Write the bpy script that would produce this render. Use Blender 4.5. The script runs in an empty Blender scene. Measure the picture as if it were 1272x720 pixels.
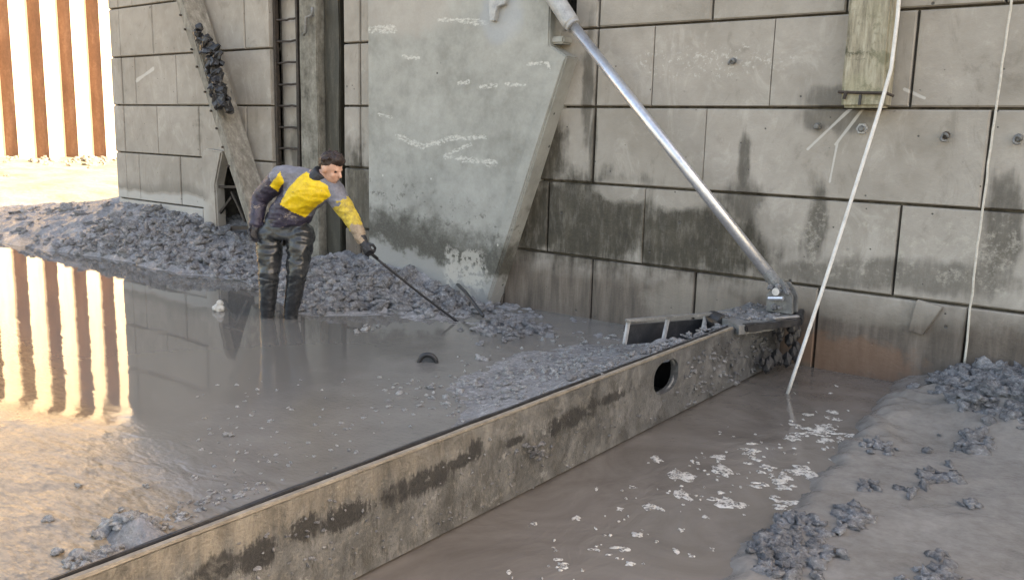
import bpy, bmesh, math, random
import numpy as np
from mathutils import Vector, Matrix, noise as mn

random.seed(7); RNG = np.random.default_rng(11)
scene = bpy.context.scene
COL = scene.collection

# ------------------------------------------------------------------ camera
EYE = Vector((0.0, 0.0, 1.64))
FPX, CX, CY = 1063.0, 636.0, 360.0
MROT = Matrix(((0.79153756, -0.12385367, 0.59843843),
               (0.61064020, 0.12147517, -0.78253583),
               (0.02422453, 0.98483707, 0.17178219)))
cam_d = bpy.data.cameras.new('Camera'); cam = bpy.data.objects.new('Camera', cam_d); COL.objects.link(cam)
cam.matrix_world = Matrix.Translation(EYE) @ MROT.to_4x4()
cam_d.sensor_width = 36.0; cam_d.lens = 36.0 * FPX / 1272.0
cam_d.clip_start = 0.05; cam_d.clip_end = 3000
scene.camera = cam

# ------------------------------------------------------------------ sky, sun, exposure
SUN_DIR = Vector((0.88, 0.47, 0.0)).normalized()
SUN_EL = math.radians(31)
world = bpy.data.worlds.new('World'); scene.world = world; world.use_nodes = True
wn = world.node_tree.nodes; wl = world.node_tree.links
sky = wn.new('ShaderNodeTexSky'); sky.sky_type = 'NISHITA'; sky.sun_disc = False
sky.sun_elevation = SUN_EL; sky.sun_rotation = math.atan2(SUN_DIR.x, SUN_DIR.y)
sky.air_density = 1.0; sky.dust_density = 2.5; sky.ozone_density = 0.6
bg = wn['Background']; bg.inputs['Strength'].default_value = 0.15
wl.new(sky.outputs[0], bg.inputs['Color'])
sun_d = bpy.data.lights.new('Sun', 'SUN'); sun = bpy.data.objects.new('Sun', sun_d); COL.objects.link(sun)
sun_d.energy = 3.9; sun_d.angle = math.radians(0.5); sun_d.color = (1.0, 0.93, 0.82)
sv = Vector((SUN_DIR.x * math.cos(SUN_EL), SUN_DIR.y * math.cos(SUN_EL), math.sin(SUN_EL)))
sun.rotation_euler = sv.to_track_quat('Z', 'Y').to_euler(); sun.location = (10, 10, 30)
vs = scene.view_settings
vs.view_transform = 'Standard'; vs.look = 'None'; vs.gamma = 1.0; vs.use_curve_mapping = False
vs.exposure = 2.25
vs.use_white_balance = True; vs.white_balance_temperature = 8300; vs.white_balance_tint = 14

# ------------------------------------------------------------------ helpers: pixel -> place
def ray(px, py): return MROT @ Vector((px - CX, -(py - CY), -FPX))
YW = 6.4                                        # the wall's face
def W(px, py, D=YW): d = ray(px, py); return EYE + d * (D / d.y)
def G(px, py, z): d = ray(px, py); return EYE + d * ((z - EYE.z) / d.z)
def XP(px, py, x): d = ray(px, py); return EYE + d * (x / d.x)

# ------------------------------------------------------------------ helpers: objects
def tag(o, label=None, cat=None, group=None, kind=None):
    for k, v in (('label', label), ('category', cat), ('group', group), ('kind', kind)):
        if v: o[k] = v
    return o
def link(name, me, mats=(), parent=None):
    o = bpy.data.objects.new(name, me); COL.objects.link(o)
    for m in (mats if isinstance(mats, (list, tuple)) else [mats]):
        if m and len(me.materials) < 12 and m.name not in [x.name for x in me.materials]: me.materials.append(m)
    if parent: o.parent = parent
    return o
def pydata(name, v, f, mats=(), parent=None, smooth=False):
    me = bpy.data.meshes.new(name); me.from_pydata([tuple(a) for a in v], [], f); me.validate(); me.update()
    if smooth:
        for p in me.polygons: p.use_smooth = True
    return link(name, me, mats, parent)
def frombm(name, bm, mats=(), parent=None, smooth=False):
    bmesh.ops.recalc_face_normals(bm, faces=bm.faces)
    me = bpy.data.meshes.new(name); bm.to_mesh(me); bm.free()
    if smooth:
        for p in me.polygons: p.use_smooth = True
    return link(name, me, mats, parent)
def empty(name, loc=(0, 0, 0)):
    o = bpy.data.objects.new(name, None); COL.objects.link(o); o.location = loc; o.empty_display_size = .1
    bpy.context.view_layer.update() if False else None
    return o
def child(o, root):
    # keep world coordinates of the mesh: move data into the root's frame
    o.parent = root; o.matrix_parent_inverse = Matrix.Translation(root.location).inverted(); return o
def box(bm, lo, hi, bev=0.0):
    b = bmesh.new()
    x0, y0, z0 = lo; x1, y1, z1 = hi
    vs_ = [b.verts.new(p) for p in ((x0,y0,z0),(x1,y0,z0),(x1,y1,z0),(x0,y1,z0),(x0,y0,z1),(x1,y0,z1),(x1,y1,z1),(x0,y1,z1))]
    for f in ((0,3,2,1),(4,5,6,7),(0,1,5,4),(1,2,6,5),(2,3,7,6),(3,0,4,7)): b.faces.new([vs_[i] for i in f])
    if bev: bmesh.ops.bevel(b, geom=list(b.edges), offset=bev, segments=2, affect='EDGES')
    merge(bm, b)
def merge(bm, b):
    m = bpy.data.meshes.new('tmp'); b.to_mesh(m); b.free(); bm.from_mesh(m); bpy.data.meshes.remove(m)
def frame_of(d):
    d = d.normalized(); a = Vector((0, 0, 1)) if abs(d.z) < .9 else Vector((1, 0, 0))
    s = d.cross(a).normalized(); return s, s.cross(d).normalized()
def tube(bm, pts, rad, n=10, cap=True):
    pts = [Vector(p) for p in pts]; rad = rad if isinstance(rad, (list, tuple)) else [rad] * len(pts)
    rings = []; s0 = None
    for i, p in enumerate(pts):
        d = (pts[min(i + 1, len(pts) - 1)] - pts[max(i - 1, 0)]).normalized()
        if s0 is None: s, t = frame_of(d)
        else:
            s = (s0 - d * s0.dot(d)).normalized(); t = s.cross(d)
        s0 = s
        rings.append([bm.verts.new(p + (s * math.cos(2*math.pi*k/n) + t * math.sin(2*math.pi*k/n)) * rad[i]) for k in range(n)])
    for a, b in zip(rings, rings[1:]):
        for k in range(n): bm.faces.new((a[k], a[(k+1) % n], b[(k+1) % n], b[k]))
    if cap:
        bm.faces.new(rings[0][::-1]); bm.faces.new(rings[-1])
def beam(bm, p0, p1, w, h, up=Vector((0, 1, 0)), bev=0.0, seg=1, jit=0.0):
    """square bar p0->p1, w across, h along 'up'"""
    p0, p1 = Vector(p0), Vector(p1); d = (p1 - p0).normalized(); s = d.cross(up).normalized(); u = s.cross(d).normalized()
    b = bmesh.new(); rings = []
    for i in range(seg + 1):
        c = p0.lerp(p1, i / seg); r = []
        for a, e in ((-1,-1),(1,-1),(1,1),(-1,1)):
            q = c + s * a * w / 2 + u * e * h / 2
            if jit: q += Vector((random.uniform(-jit, jit), random.uniform(-jit, jit), random.uniform(-jit, jit)))
            r.append(b.verts.new(q))
        rings.append(r)
    for A, B in zip(rings, rings[1:]):
        for k in range(4): b.faces.new((A[k], A[(k+1) % 4], B[(k+1) % 4], B[k]))
    b.faces.new(rings[0][::-1]); b.faces.new(rings[-1])
    if bev: bmesh.ops.bevel(b, geom=list(b.edges), offset=bev, segments=2, affect='EDGES')
    merge(bm, b)
def prism(bm, poly, y0, y1, bev=0.0):
    """polygon of (x, z) at y0 (front) extruded to y1"""
    b = bmesh.new()
    F = [b.verts.new((x, y0, z)) for x, z in poly]; B = [b.verts.new((x, y1, z)) for x, z in poly]
    b.faces.new(F); b.faces.new(B[::-1]); n = len(F)
    for k in range(n): b.faces.new((F[k], B[k], B[(k+1) % n], F[(k+1) % n]))
    bmesh.ops.recalc_face_normals(b, faces=b.faces)
    if bev: bmesh.ops.bevel(b, geom=[e for e in b.edges if e.verts[0].co.y < y0 + 1e-5 or e.verts[1].co.y < y0 + 1e-5], offset=bev, segments=2, affect='EDGES')
    merge(bm, b)

# vectorised value noise for terrain
_perm = RNG.random((256, 256))
def vnoise(x, y):
    xi = np.floor(x).astype(int); yi = np.floor(y).astype(int); fx = x - xi; fy = y - yi
    fx = fx*fx*(3-2*fx); fy = fy*fy*(3-2*fy)
    g = lambda a, b: _perm[a % 256, b % 256]
    return (g(xi, yi)*(1-fx)+g(xi+1, yi)*fx)*(1-fy)+(g(xi, yi+1)*(1-fx)+g(xi+1, yi+1)*fx)*fy - .5
def fbm(x, y, o=4):
    s = 0; a = 1
    for k in range(o): s = s + a*vnoise(x*2**k+17*k, y*2**k+31*k); a *= .5
    return s
def smooth(a, lo, hi): t = np.clip((a-lo)/(hi-lo), 0, 1); return t*t*(3-2*t)

# ------------------------------------------------------------------ materials
class NT:
    """short-hand for building a node tree in world coordinates"""
    def __init__(s, name, coord='pos'):
        s.m = bpy.data.materials.new(name); s.m.use_nodes = True; s.t = s.m.node_tree; s.n = s.t.nodes
        s.b = s.n['Principled BSDF']; s.out = s.n['Material Output']
        if coord == 'pos': g = s.n.new('ShaderNodeNewGeometry'); s.P = g.outputs['Position']
        else: g = s.n.new('ShaderNodeTexCoord'); s.P = g.outputs['Object']
        sx = s.n.new('ShaderNodeSeparateXYZ'); s.l(s.P, sx.inputs[0]); s.x, s.y, s.z = sx.outputs
    def l(s, a, b): s.t.links.new(a, b)
    def put(s, sock, v):
        if hasattr(v, 'is_output'): s.l(v, sock)
        elif isinstance(v, (tuple, list)): sock.default_value = (*v, 1) if len(v) == 3 and len(sock.default_value) == 4 else v
        else: sock.default_value = v
    def math(s, op, a, b=0.0, c=None, clamp=False):
        n = s.n.new('ShaderNodeMath'); n.operation = op; n.use_clamp = clamp; s.put(n.inputs[0], a); s.put(n.inputs[1], b)
        if c is not None: s.put(n.inputs[2], c)
        return n.outputs[0]
    def mul(s, a, b): return s.math('MULTIPLY', a, b)
    def add(s, a, b): return s.math('ADD', a, b)
    def sub(s, a, b): return s.math('SUBTRACT', a, b)
    def mx(s, a, b): return s.math('MAXIMUM', a, b)
    def vec(s, scale=(1, 1, 1), loc=(0, 0, 0), rot=(0, 0, 0)):
        n = s.n.new('ShaderNodeMapping'); s.l(s.P, n.inputs[0]); n.inputs['Scale'].default_value = scale
        n.inputs['Location'].default_value = loc; n.inputs['Rotation'].default_value = rot; return n.outputs[0]
    def noise(s, sc, det=6, rough=.6, dist=0, v=None, scale=None, col=False):
        n = s.n.new('ShaderNodeTexNoise'); n.inputs['Scale'].default_value = sc; n.inputs['Detail'].default_value = det
        n.inputs['Roughness'].default_value = rough; n.inputs['Distortion'].default_value = dist
        s.l(v if v else (s.vec(scale) if scale else s.P), n.inputs['Vector']); return n.outputs['Color' if col else 'Fac']
    def voro(s, sc, feat='F1', scale=None, rand=1.0):
        n = s.n.new('ShaderNodeTexVoronoi'); n.feature = feat; n.inputs['Scale'].default_value = sc; n.inputs['Randomness'].default_value = rand
        s.l(s.vec(scale) if scale else s.P, n.inputs['Vector']); return n.outputs['Distance']
    def ramp(s, f, lo, hi, a=0.0, b=1.0, smooth=True):
        n = s.n.new('ShaderNodeMapRange'); n.interpolation_type = 'SMOOTHSTEP' if smooth else 'LINEAR'
        s.put(n.inputs[0], f)
        for i, v in enumerate((lo, hi, a, b)): s.put(n.inputs[i+1], v)
        return n.outputs[0]
    def mix(s, f, a, b, mode='MIX'):
        n = s.n.new('ShaderNodeMix'); n.data_type = 'RGBA'; n.blend_type = mode; s.put(n.inputs[0], f); s.put(n.inputs[6], a); s.put(n.inputs[7], b); return n.outputs[2]
    def cr(s, f, stops):
        n = s.n.new('ShaderNodeValToRGB'); e = n.color_ramp.elements
        while len(e) < len(stops): e.new(.5)
        for i, (p, c) in enumerate(stops): e[i].position = p; e[i].color = (*c, 1)
        s.put(n.inputs[0], f); return n.outputs[0]
    def ell(s, a, b, ca, cb, ra, rb, nz, amp=.5, soft=.35):
        """soft noisy ellipse mask in two coordinates"""
        u = s.math('DIVIDE', s.sub(a, ca), ra); v = s.math('DIVIDE', s.sub(b, cb), rb)
        d = s.math('SQRT', s.add(s.mul(u, u), s.mul(v, v)))
        d = s.add(d, s.mul(s.sub(nz, .5), amp * 2))
        return s.ramp(d, 1 - soft, 1 + soft * .4, 1, 0)
    def seg(s, a, b, p, q, w, nz, amp=.5):
        """mask of a scratch from p to q, w wide"""
        dx, dy = q[0]-p[0], q[1]-p[1]; L2 = dx*dx+dy*dy
        ux, uy = s.sub(a, p[0]), s.sub(b, p[1])
        t = s.math('DIVIDE', s.add(s.mul(ux, dx), s.mul(uy, dy)), L2, clamp=True)
        ex, ey = s.sub(ux, s.mul(t, dx)), s.sub(uy, s.mul(t, dy))
        d = s.math('SQRT', s.add(s.mul(ex, ex), s.mul(ey, ey)))
        d = s.add(d, s.mul(s.sub(nz, .5), amp * w * 2))
        return s.ramp(d, w * .5, w, 1, 0)
    def bump(s, h, strength, dist=.01, prev=None):
        n = s.n.new('ShaderNodeBump'); n.inputs['Strength'].default_value = strength; n.inputs['Distance'].default_value = dist
        s.put(n.inputs['Height'], h)
        if prev: s.l(prev, n.inputs['Normal'])
        return n.outputs[0]
    def done(s, col, rough=.8, normal=None, spec=None, metal=None, ior=None):
        s.put(s.b.inputs['Base Color'], col); s.put(s.b.inputs['Roughness'], rough)
        if normal: s.l(normal, s.b.inputs['Normal'])
        if spec is not None: s.put(s.b.inputs['Specular IOR Level'], spec)
        if metal is not None: s.put(s.b.inputs['Metallic'], metal)
        if ior is not None: s.b.inputs['IOR'].default_value = ior
        return s.m

def mat_wall():
    t = NT('wall_concrete'); x, z = t.x, t.z
    big = t.noise(1.3, 4, .6); mid = t.noise(5, 6, .65); fine = t.noise(40, 5, .7); drip = t.noise(3, 6, .65, scale=(4, 4, .55))
    info = t.n.new('ShaderNodeObjectInfo')
    base = t.cr(t.add(t.mul(big, .55), t.mul(mid, .45)), [(.3, (.25, .218, .178)), (.46, (.335, .297, .25)), (.6, (.40, .358, .307)), (.75, (.46, .418, .362))])
    base = t.mix(t.mul(info.outputs['Random'], .22), base, (.27, .245, .205))
    base = t.mix(t.ramp(fine, .35, .7, 0, .30), base, (.26, .235, .20))
    wash = t.noise(2.4, 8, .72, 1.0, scale=(1.4, 1, .8)); base = t.mix(t.ramp(wash, .52, .68, 0, .4), base, (.52, .475, .415)); base = t.mix(t.ramp(wash, .46, .32, 0, .42), base, (.17, .15, .12))
    # waterline and darker wet growth low down, in patches with their own outlines
    D = None
    for (cx, cz, rx, rz, k) in ((-4.2, .95, 1.2, .46, 1), (-3.1, .88, .85, .36, 1), (-7.05, .9, .22, .75, .95), (-4.62, 1.5, .33, .45, .95), (-2.66, 1.5, .055, .26, .8), (-2.62, 1.2, .2, .22, .75), (-2.07, 1.08, .09, .34, .75),
                                (-.86, 1.12, .13, .4, .75), (-1.3, .78, .75, .13, .6), (-2.0, 1.86, .3, .12, .6), (-1.95, .72, .5, .1, .6), (-.2, .8, .4, .35, .6), (-4.9, 1.0, .6, .55, .9),
                                (-6.9, .75, .5, .42, .85), (-7.2, 1.2, .16, .5, .5), (-8.3, 1.45, .09, .4, .6), (-4.12, 2.1, .06, .55, .75), (-4.05, 1.55, .045, .5, .8), (-1.97, 2.0, .3, .1, .6)):
        e = t.mul(t.ell(x, z, cx, cz, rx, rz, t.add(t.mul(mid, .5), t.mul(drip, .5)), 1.0, .45), k)
        D = e if D is None else t.mx(D, e)
    Lp = t.mx(t.ell(x, z, -3.72, 1.24, .3, .11, mid, .8), t.ell(x, z, -3.2, 1.22, .28, .12, mid, .8))
    Lp = t.mx(Lp, t.ell(x, z, -2.35, 1.1, .2, .25, mid, .8))
    D = t.mul(D, t.sub(1, t.mul(Lp, .9)))
    wet = t.cr(t.add(t.mul(mid, .5), t.mul(drip, .5)), [(.36, (.022, .017, .010)), (.5, (.044, .035, .022)), (.68, (.10, .083, .058))])
    col = t.mix(t.mul(D, t.ramp(t.noise(8, 6, .75, scale=(2.5, 1, .7)), .30, .55, .78, 1.0)), base, wet)
    # bottom course: brown silt stain
    low = t.mul(t.ramp(t.add(z, t.mul(t.sub(mid, .5), .25)), .40, .70, 1, 0), t.ramp(x, -8.2, -7.2))
    brown = t.cr(drip, [(.32, (.055, .041, .031)), (.5, (.108, .082, .063)), (.66, (.175, .137, .109)), (.85, (.27, .222, .18))])
    rust = t.ell(x, z, -1.75, .12, .55, .16, mid, .9)
    brown = t.mix(t.mul(rust, .6), brown, (.24, .12, .065))
    lp = t.mx(t.ell(x, z, -1.75, .5, .6, .12, mid, .6), t.ell(x, z, -3.0, .3, .5, .25, mid, .9))
    brown = t.mix(t.mul(lp, .5), brown, (.27, .233, .187))
    col = t.mix(t.mul(low, .93), col, brown)
    # pale scoured band and lime bloom
    pale = t.mul(t.ramp(t.add(z, t.mul(t.sub(big, .5), .25)), .78, .82, 1, 0), t.ramp(x, -9.6, -9.9))
    col = t.mix(t.mul(pale, .6), col, (.50, .49, .455))
    dk = t.mul(t.mul(t.ramp(t.add(z, t.mul(t.sub(big, .5), .25)), .82, .84), t.ramp(t.add(z, t.mul(t.sub(big, .5), .25)), .98, .84)), t.ramp(x, -9.6, -9.9))
    col = t.mix(t.mul(dk, .55), col, (.16, .145, .12))
    fl = t.noise(26, 4, .75)
    band = t.ell(x, z, -3.05, 2.28, .8, .14, mid, .7)
    col = t.mix(t.mul(t.mul(band, t.ramp(fl, .52, .68)), .6), col, (.60, .56, .50))
    sc = None
    for p, q, w in (((-2.18, 1.63), (-1.9, 1.92), .012), ((-1.98, 1.67), (-1.8, 1.94), .012), ((-2.0, 1.4), (-1.97, 1.68), .01), ((-11.5, 2.32), (-11.05, 2.47), .03), ((-1.55, 2.05), (-1.42, 1.99), .012)):
        e = t.seg(x, z, p, q, w, mid, .8); sc = e if sc is None else t.mx(sc, e)
    col = t.mix(t.mul(sc, .7), col, (.58, .55, .5))
    speck = t.mul(t.ramp(t.noise(11, 7, .8), .50, .66), t.mul(t.ramp(z, .65, .75), t.ramp(z, 1.28, 1.2)))
    speck = t.mul(speck, t.ramp(x, -2.5, -2.2))
    col = t.mix(t.mul(speck, .5), col, (.50, .455, .38))
    pit = t.mx(t.ramp(t.voro(3.6), .030, .055, 1, 0), t.ramp(t.voro(9.0), .045, .08, 1, 0))
    pit = t.mul(pit, t.ramp(t.noise(2.2, 2), .44, .54))
    col = t.mix(t.mul(pit, .85), col, (.05, .045, .04))
    h = t.add(t.mul(mid, .9), t.mul(fine, .35)); h = t.sub(h, t.mul(pit, .8))
    rough = t.sub(.85, t.mul(t.mx(D, low), .35))
    return t.done(col, rough, t.bump(h, .5, .012))
def mat_mortar():
    t = NT('mortar'); n = t.noise(14, 6)
    return t.done(t.cr(n, [(.3, (.04, .035, .03)), (.7, (.16, .145, .12))]), .9, t.bump(n, .6, .02))
def mat_buttress():
    t = NT('buttress_concrete'); x, z = t.x, t.z
    big = t.noise(1.1, 4); mid = t.noise(5.5, 7, .68); fine = t.noise(45, 5, .7)
    col = t.cr(t.add(t.mul(big, .4), t.mul(mid, .6)), [(.32, (.215, .21, .183)), (.5, (.325, .32, .285)), (.66, (.40, .392, .352))])
    warm = t.ell(x, z, -6.1, 2.9, .7, .3, mid, .5); col = t.mix(t.mul(warm, .5), col, (.42, .37, .32))
    zn = t.add(z, t.mul(t.sub(mid, .5), .55)); zn = t.add(zn, t.mul(t.add(x, 6.0), .14))
    dk = t.mul(t.ramp(zn, .42, .56), t.ramp(zn, .98, .66)); col = t.mix(t.mul(dk, .9), col, (.055, .05, .038))
    sp = t.mul(t.ramp(t.noise(9, 5, .75), .55, .63), t.mul(t.ramp(zn, .7, .85), t.ramp(zn, 1.3, 1.0))); col = t.mix(t.mul(sp, .7), col, (.09, .083, .068))
    lo = t.ramp(zn, .52, .42); col = t.mix(t.mul(lo, .8), col, (.30, .295, .28))
    wh = t.mul(t.ell(x, z, -5.32, .38, .3, .26, mid, 1.0), t.ramp(t.noise(14, 5), .42, .5)); col = t.mix(t.mul(wh, .7), col, (.52, .49, .43))
    S = None; scn = t.add(t.mul(mid, .35), t.mul(t.noise(16, 5, .7), .65))
    def px(p): q = W(p[0], p[1], 6.22); return (q.x, q.z)
    for p, q, w in (((492, 168), (525, 182), .035), ((525, 182), (560, 172), .035), ((560, 172), (602, 170), .03), ((585, 180), (553, 192), .025), ((553, 195), (615, 203), .04),
                    ((545, 24), (605, 28), .03), ((570, 104), (582, 102), .025), ((597, 108), (617, 106), .025), ((628, 104), (652, 106), .022), ((500, 70), (520, 72), .025), ((458, 38), (490, 36), .05),
                    ((655, 80), (680, 78), .02), ((680, 78), (684, 90), .02), ((470, 142), (486, 146), .02)):
        e = t.seg(x, z, px(p), px(q), w*.85, scn, 2.6); S = e if S is None else t.mx(S, e)
    S = t.mul(S, t.ramp(t.noise(22, 5, .75, scale=(1, 1, 2.2)), .42, .58)); col = t.mix(t.mul(S, .8), col, (.62, .60, .54))
    blu = t.ell(x, z, -4.95, 2.75, .26, .28, mid, .4, .3); col = t.mix(t.mul(blu, .6), col, (.36, .38, .40))
    pit = t.mul(t.ramp(t.voro(3.5), .035, .06, 1, 0), t.ramp(t.noise(2.6, 2), .42, .5)); col = t.mix(t.mul(pit, .9), col, (.05, .048, .042))
    wp = t.mul(t.ramp(t.voro(5.0, scale=(1.1, 1, .9)), .04, .07, 1, 0), t.ramp(z, 1.6, 1.2)); col = t.mix(t.mul(wp, .8), col, (.6, .58, .52))
    col = t.mix(t.ramp(fine, .4, .75, 0, .25), col, (.27, .27, .24))
    h = t.sub(t.add(t.mul(mid, .5), t.mul(fine, .25)), t.mul(pit, .8))
    return t.done(col, .8, t.bump(h, .5, .012))
def mat_mud(name, a, b, c, rough=(.22, .5), bump=.6, sc=1.0, spec=.5):
    t = NT(name); n = t.noise(3.5*sc, 7, .65); f = t.noise(28*sc, 6, .7); g = t.noise(90*sc, 3, .6)
    col = t.cr(t.add(t.mul(n, .6), t.mul(f, .4)), [(.3, a), (.5, b), (.72, c)])
    return t.done(col, t.ramp(f, .3, .7, rough[0], rough[1]), t.bump(t.add(f, t.mul(g, .35)), bump, .03), spec=spec)
def mat_sand():
    t = NT('sunlit_silt'); n = t.noise(1.2, 7); f = t.noise(9, 6, .7)
    col = t.cr(t.add(t.mul(n, .6), t.mul(f, .4)), [(.32, (.13, .12, .07)), (.5, (.27, .25, .17)), (.68, (.36, .335, .245))])
    return t.done(col, .9, t.bump(f, .6, .05))
def mat_gate():
    t = NT('gate_plate_silted'); y, z = t.y, t.z
    st = t.noise(7, 7, .7, scale=(1, 3.2, .5)); mid = t.noise(6, 7, .7); fine = t.noise(42, 5, .75); big = t.noise(1.6, 4)
    grey = t.cr(mid, [(.32, (.045, .045, .043)), (.5, (.11, .109, .103)), (.68, (.195, .191, .18))])
    tan = t.cr(st, [(.32, (.09, .075, .055)), (.5, (.19, .161, .122)), (.68, (.31, .27, .207))])
    zt = t.add(z, t.mul(t.sub(st, .5), .28))
    k = t.mul(t.ramp(zt, .27, .38), t.ramp(t.add(y, t.mul(t.sub(mid, .5), 1.2)), 3.5, 1.3))
    col = t.mix(t.mul(k, .75), grey, tan)
    fl = t.mul(t.ramp(t.noise(30, 8, .85), .50, .68), t.ramp(y, 4.6, 3.0)); col = t.mix(t.mul(fl, .5), col, (.33, .30, .24))
    dk0 = t.mul(t.ramp(t.noise(13, 8, .82, scale=(1, 1.8, .7)), .50, .64), t.ramp(z, .4, .25)); col = t.mix(t.mul(dk0, .7), col, (.035, .032, .027))
    D = None; st2 = t.noise(10, 8, .8, scale=(1, 4.5, .7))
    def P(px, py): q = XP(px, py, -2.25); return q.y, q.z
    for (px, py, ry, rz) in ((712, 518, .14, .05), (760, 494, .16, .03), (690, 530, .06, .05), (530, 597, .17, .055), (575, 572, .13, .03), (495, 612, .1, .05), (430, 640, .13, .05), (380, 655, .07, .05), (320, 690, .09, .06), (640, 548, .08, .02), (735, 505, .05, .06), (590, 560, .05, .06), (270, 705, .1, .05), (900, 440, .12, .03), (860, 455, .07, .04)):
        cy, cz = P(px, py); e = t.ell(y, z, cy, cz, ry, rz, t.add(t.mul(st2, .7), t.mul(fine, .3)), 2.0, .3); D = e if D is None else t.mx(D, e)
    col = t.mix(t.mul(D, .92), col, (.018, .017, .016))
    sl = t.ramp(t.noise(11, 6, .75), .60, .66); sl = t.mul(sl, t.ramp(z, .42, .3)); col = t.mix(t.mul(sl, .5), col, (.34, .335, .315))
    gm = t.ramp(t.add(y, t.mul(t.sub(big, .5), 2.0)), 3.7, 4.6); col = t.mix(t.mul(gm, .7), col, t.cr(mid, [(.3, (.05, .052, .053)), (.5, (.095, .097, .098)), (.7, (.17, .17, .17))]))
    wash = t.noise(5, 9, .78, .6, scale=(1, 1.5, .9)); col = t.mix(t.ramp(wash, .50, .36, 0, .6), col, (.05, .046, .038)); col = t.mix(t.ramp(wash, .54, .70, 0, .4), col, (.30, .285, .25))
    h = t.add(t.add(t.mul(mid, .6), t.mul(fine, .5)), t.mul(wash, .6))
    return t.done(col, t.ramp(mid, .3, .7, .3, .7), t.bump(h, .9, .025))
def mat_simple(name, cols, rough=.6, sc=8, metal=None, bump=.4, coord='pos', spec=None, scale=None):
    t = NT(name, coord); n = t.noise(sc, 6, .68, scale=scale); f = t.noise(sc*6, 4, .7)
    k = len(cols); col = t.cr(t.add(t.mul(n, .7), t.mul(f, .3)), [(.3 + .42*i/max(1, k-1), c) for i, c in enumerate(cols)])
    return t.done(col, rough, t.bump(t.add(n, t.mul(f, .4)), bump, .01), metal=metal, spec=spec)
def mat_pool():
    t = NT('pool_water'); x, y = t.x, t.y
    big = t.noise(.9, 4, .55); mid = t.noise(4, 5, .6)
    # near the gate the surface is skinned with silt and scum
    near = t.ramp(t.add(t.add(t.mul(y, 1.0), t.mul(x, -.30)), t.mul(t.sub(big, .5), .5)), 3.65, 3.05)
    side = t.ramp(t.add(t.add(x, t.mul(y, .05)), t.mul(t.sub(mid, .5), .9)), -4.6, -3.2)
    skin = t.mx(near, t.mul(side, .75))
    col = t.mix(skin, (.142, .133, .12), t.cr(mid, [(.3, (.15, .141, .13)), (.7, (.21, .197, .18))]))
    gold_refl = t.ramp(t.add(t.add(y, t.mul(x, .25)), t.mul(t.sub(mid, .5), .35)), 1.20, .92); col = t.mix(t.mul(gold_refl, .8), col, t.cr(t.noise(14, 5, .7, scale=(1, 2.2, 1)), [(.35, (.13, .095, .055)), (.6, (.33, .235, .135))]))  # golden reflection of the sunlit piles painted into the water colour
    rip = t.noise(4.2, 2, .45, .6, scale=(.8, 1.7, 1)); rip2 = t.noise(38, 4, .6, scale=(.7, 1.3, 1)); slow = t.noise(1.6, 2, .4)
    h = t.add(t.mul(rip, t.add(.02, t.mul(near, .8))), t.add(t.mul(slow, .05), t.mul(rip2, t.mul(skin, .22))))
    rough = t.add(.035, t.mul(skin, t.ramp(mid, .35, .65, .08, .22)))
    return t.done(col, rough, t.bump(h, .45, .05), ior=1.47)
def mat_channel():
    t = NT('channel_water'); n = t.noise(1.5, 6, .6, 1.5); r = t.noise(5, 4, .6, 1.2, scale=(1.2, .7, 1)); f = t.noise(20, 3)
    col = t.cr(n, [(.3, (.120, .103, .088)), (.55, (.168, .146, .127)), (.75, (.21, .186, .164))])
    return t.done(col, t.ramp(n, .35, .65, .05, .15), t.bump(t.add(t.mul(r, .5), t.mul(f, .06)), .35, .04), ior=1.5)

M_WALL = mat_wall(); M_MORTAR = mat_mortar(); M_BUT = mat_buttress(); M_GATE = mat_gate()
M_MUD = mat_mud('grey_mud', (.12, .118, .118), (.26, .256, .257), (.42, .417, .418), (.10, .30), .9)
M_CLOD = mat_mud('mud_clod', (.065, .064, .066), (.225, .222, .225), (.47, .47, .475), (.10, .30), 1.0, 1.7, .9)
M_SHELF = mat_mud('tan_mud', (.15, .136, .12), (.215, .197, .178), (.285, .265, .242), (.09, .26), .2, .6)
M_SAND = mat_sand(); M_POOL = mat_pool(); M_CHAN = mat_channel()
M_STEEL = mat_simple('galvanised_rod', [(.42, .42, .44), (.62, .62, .64), (.78, .78, .8)], .32, 9, .75, .2)
M_SLEEVE = mat_simple('grey_sleeve', [(.22, .22, .22), (.36, .36, .35), (.48, .47, .45)], .5, 12, .1)
M_RUST = mat_simple('dark_rusty_iron', [(.02, .016, .013), (.05, .038, .03), (.11, .075, .05)], .7, 14, .2)
M_BLACK = mat_simple('black_rubber', [(.010, .010, .011), (.022, .022, .024), (.05, .05, .052)], .45, 14)
M_TIMBER = mat_simple('weathered_timber', [(.10, .09, .072), (.22, .20, .165), (.40, .375, .325)], .85, 5, None, .8, scale=(3, 3, .8))
M_ROPE = mat_simple('pale_rope', [(.38, .35, .29), (.56, .52, .45), (.7, .67, .6)], .8, 30)
M_POLE = mat_simple('pale_pole', [(.45, .43, .39), (.62, .60, .56), (.74, .72, .68)], .55, 14)
M_FOAM = mat_simple('pale_lump', [(.30, .28, .25), (.5, .475, .43), (.64, .61, .57)], .7, 30)
def mat_foam():
    t = NT('foam'); n = t.noise(26, 6, .7, .5); bub = t.voro(95)
    col = t.cr(n, [(.3, (.36, .33, .29)), (.5, (.52, .49, .44)), (.7, (.66, .63, .58))])
    t.put(t.b.inputs['Alpha'], t.ramp(t.add(n, t.mul(t.sub(.5, bub), .25)), .38, .55, .25, .97))
    return t.done(col, .5, t.bump(t.add(n, t.mul(bub, .6)), .6, .01))
M_FOAMW = mat_foam()
M_IRON = mat_simple('silted_iron', [(.08, .08, .078), (.16, .158, .15), (.30, .29, .275)], .55, 16)
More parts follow.
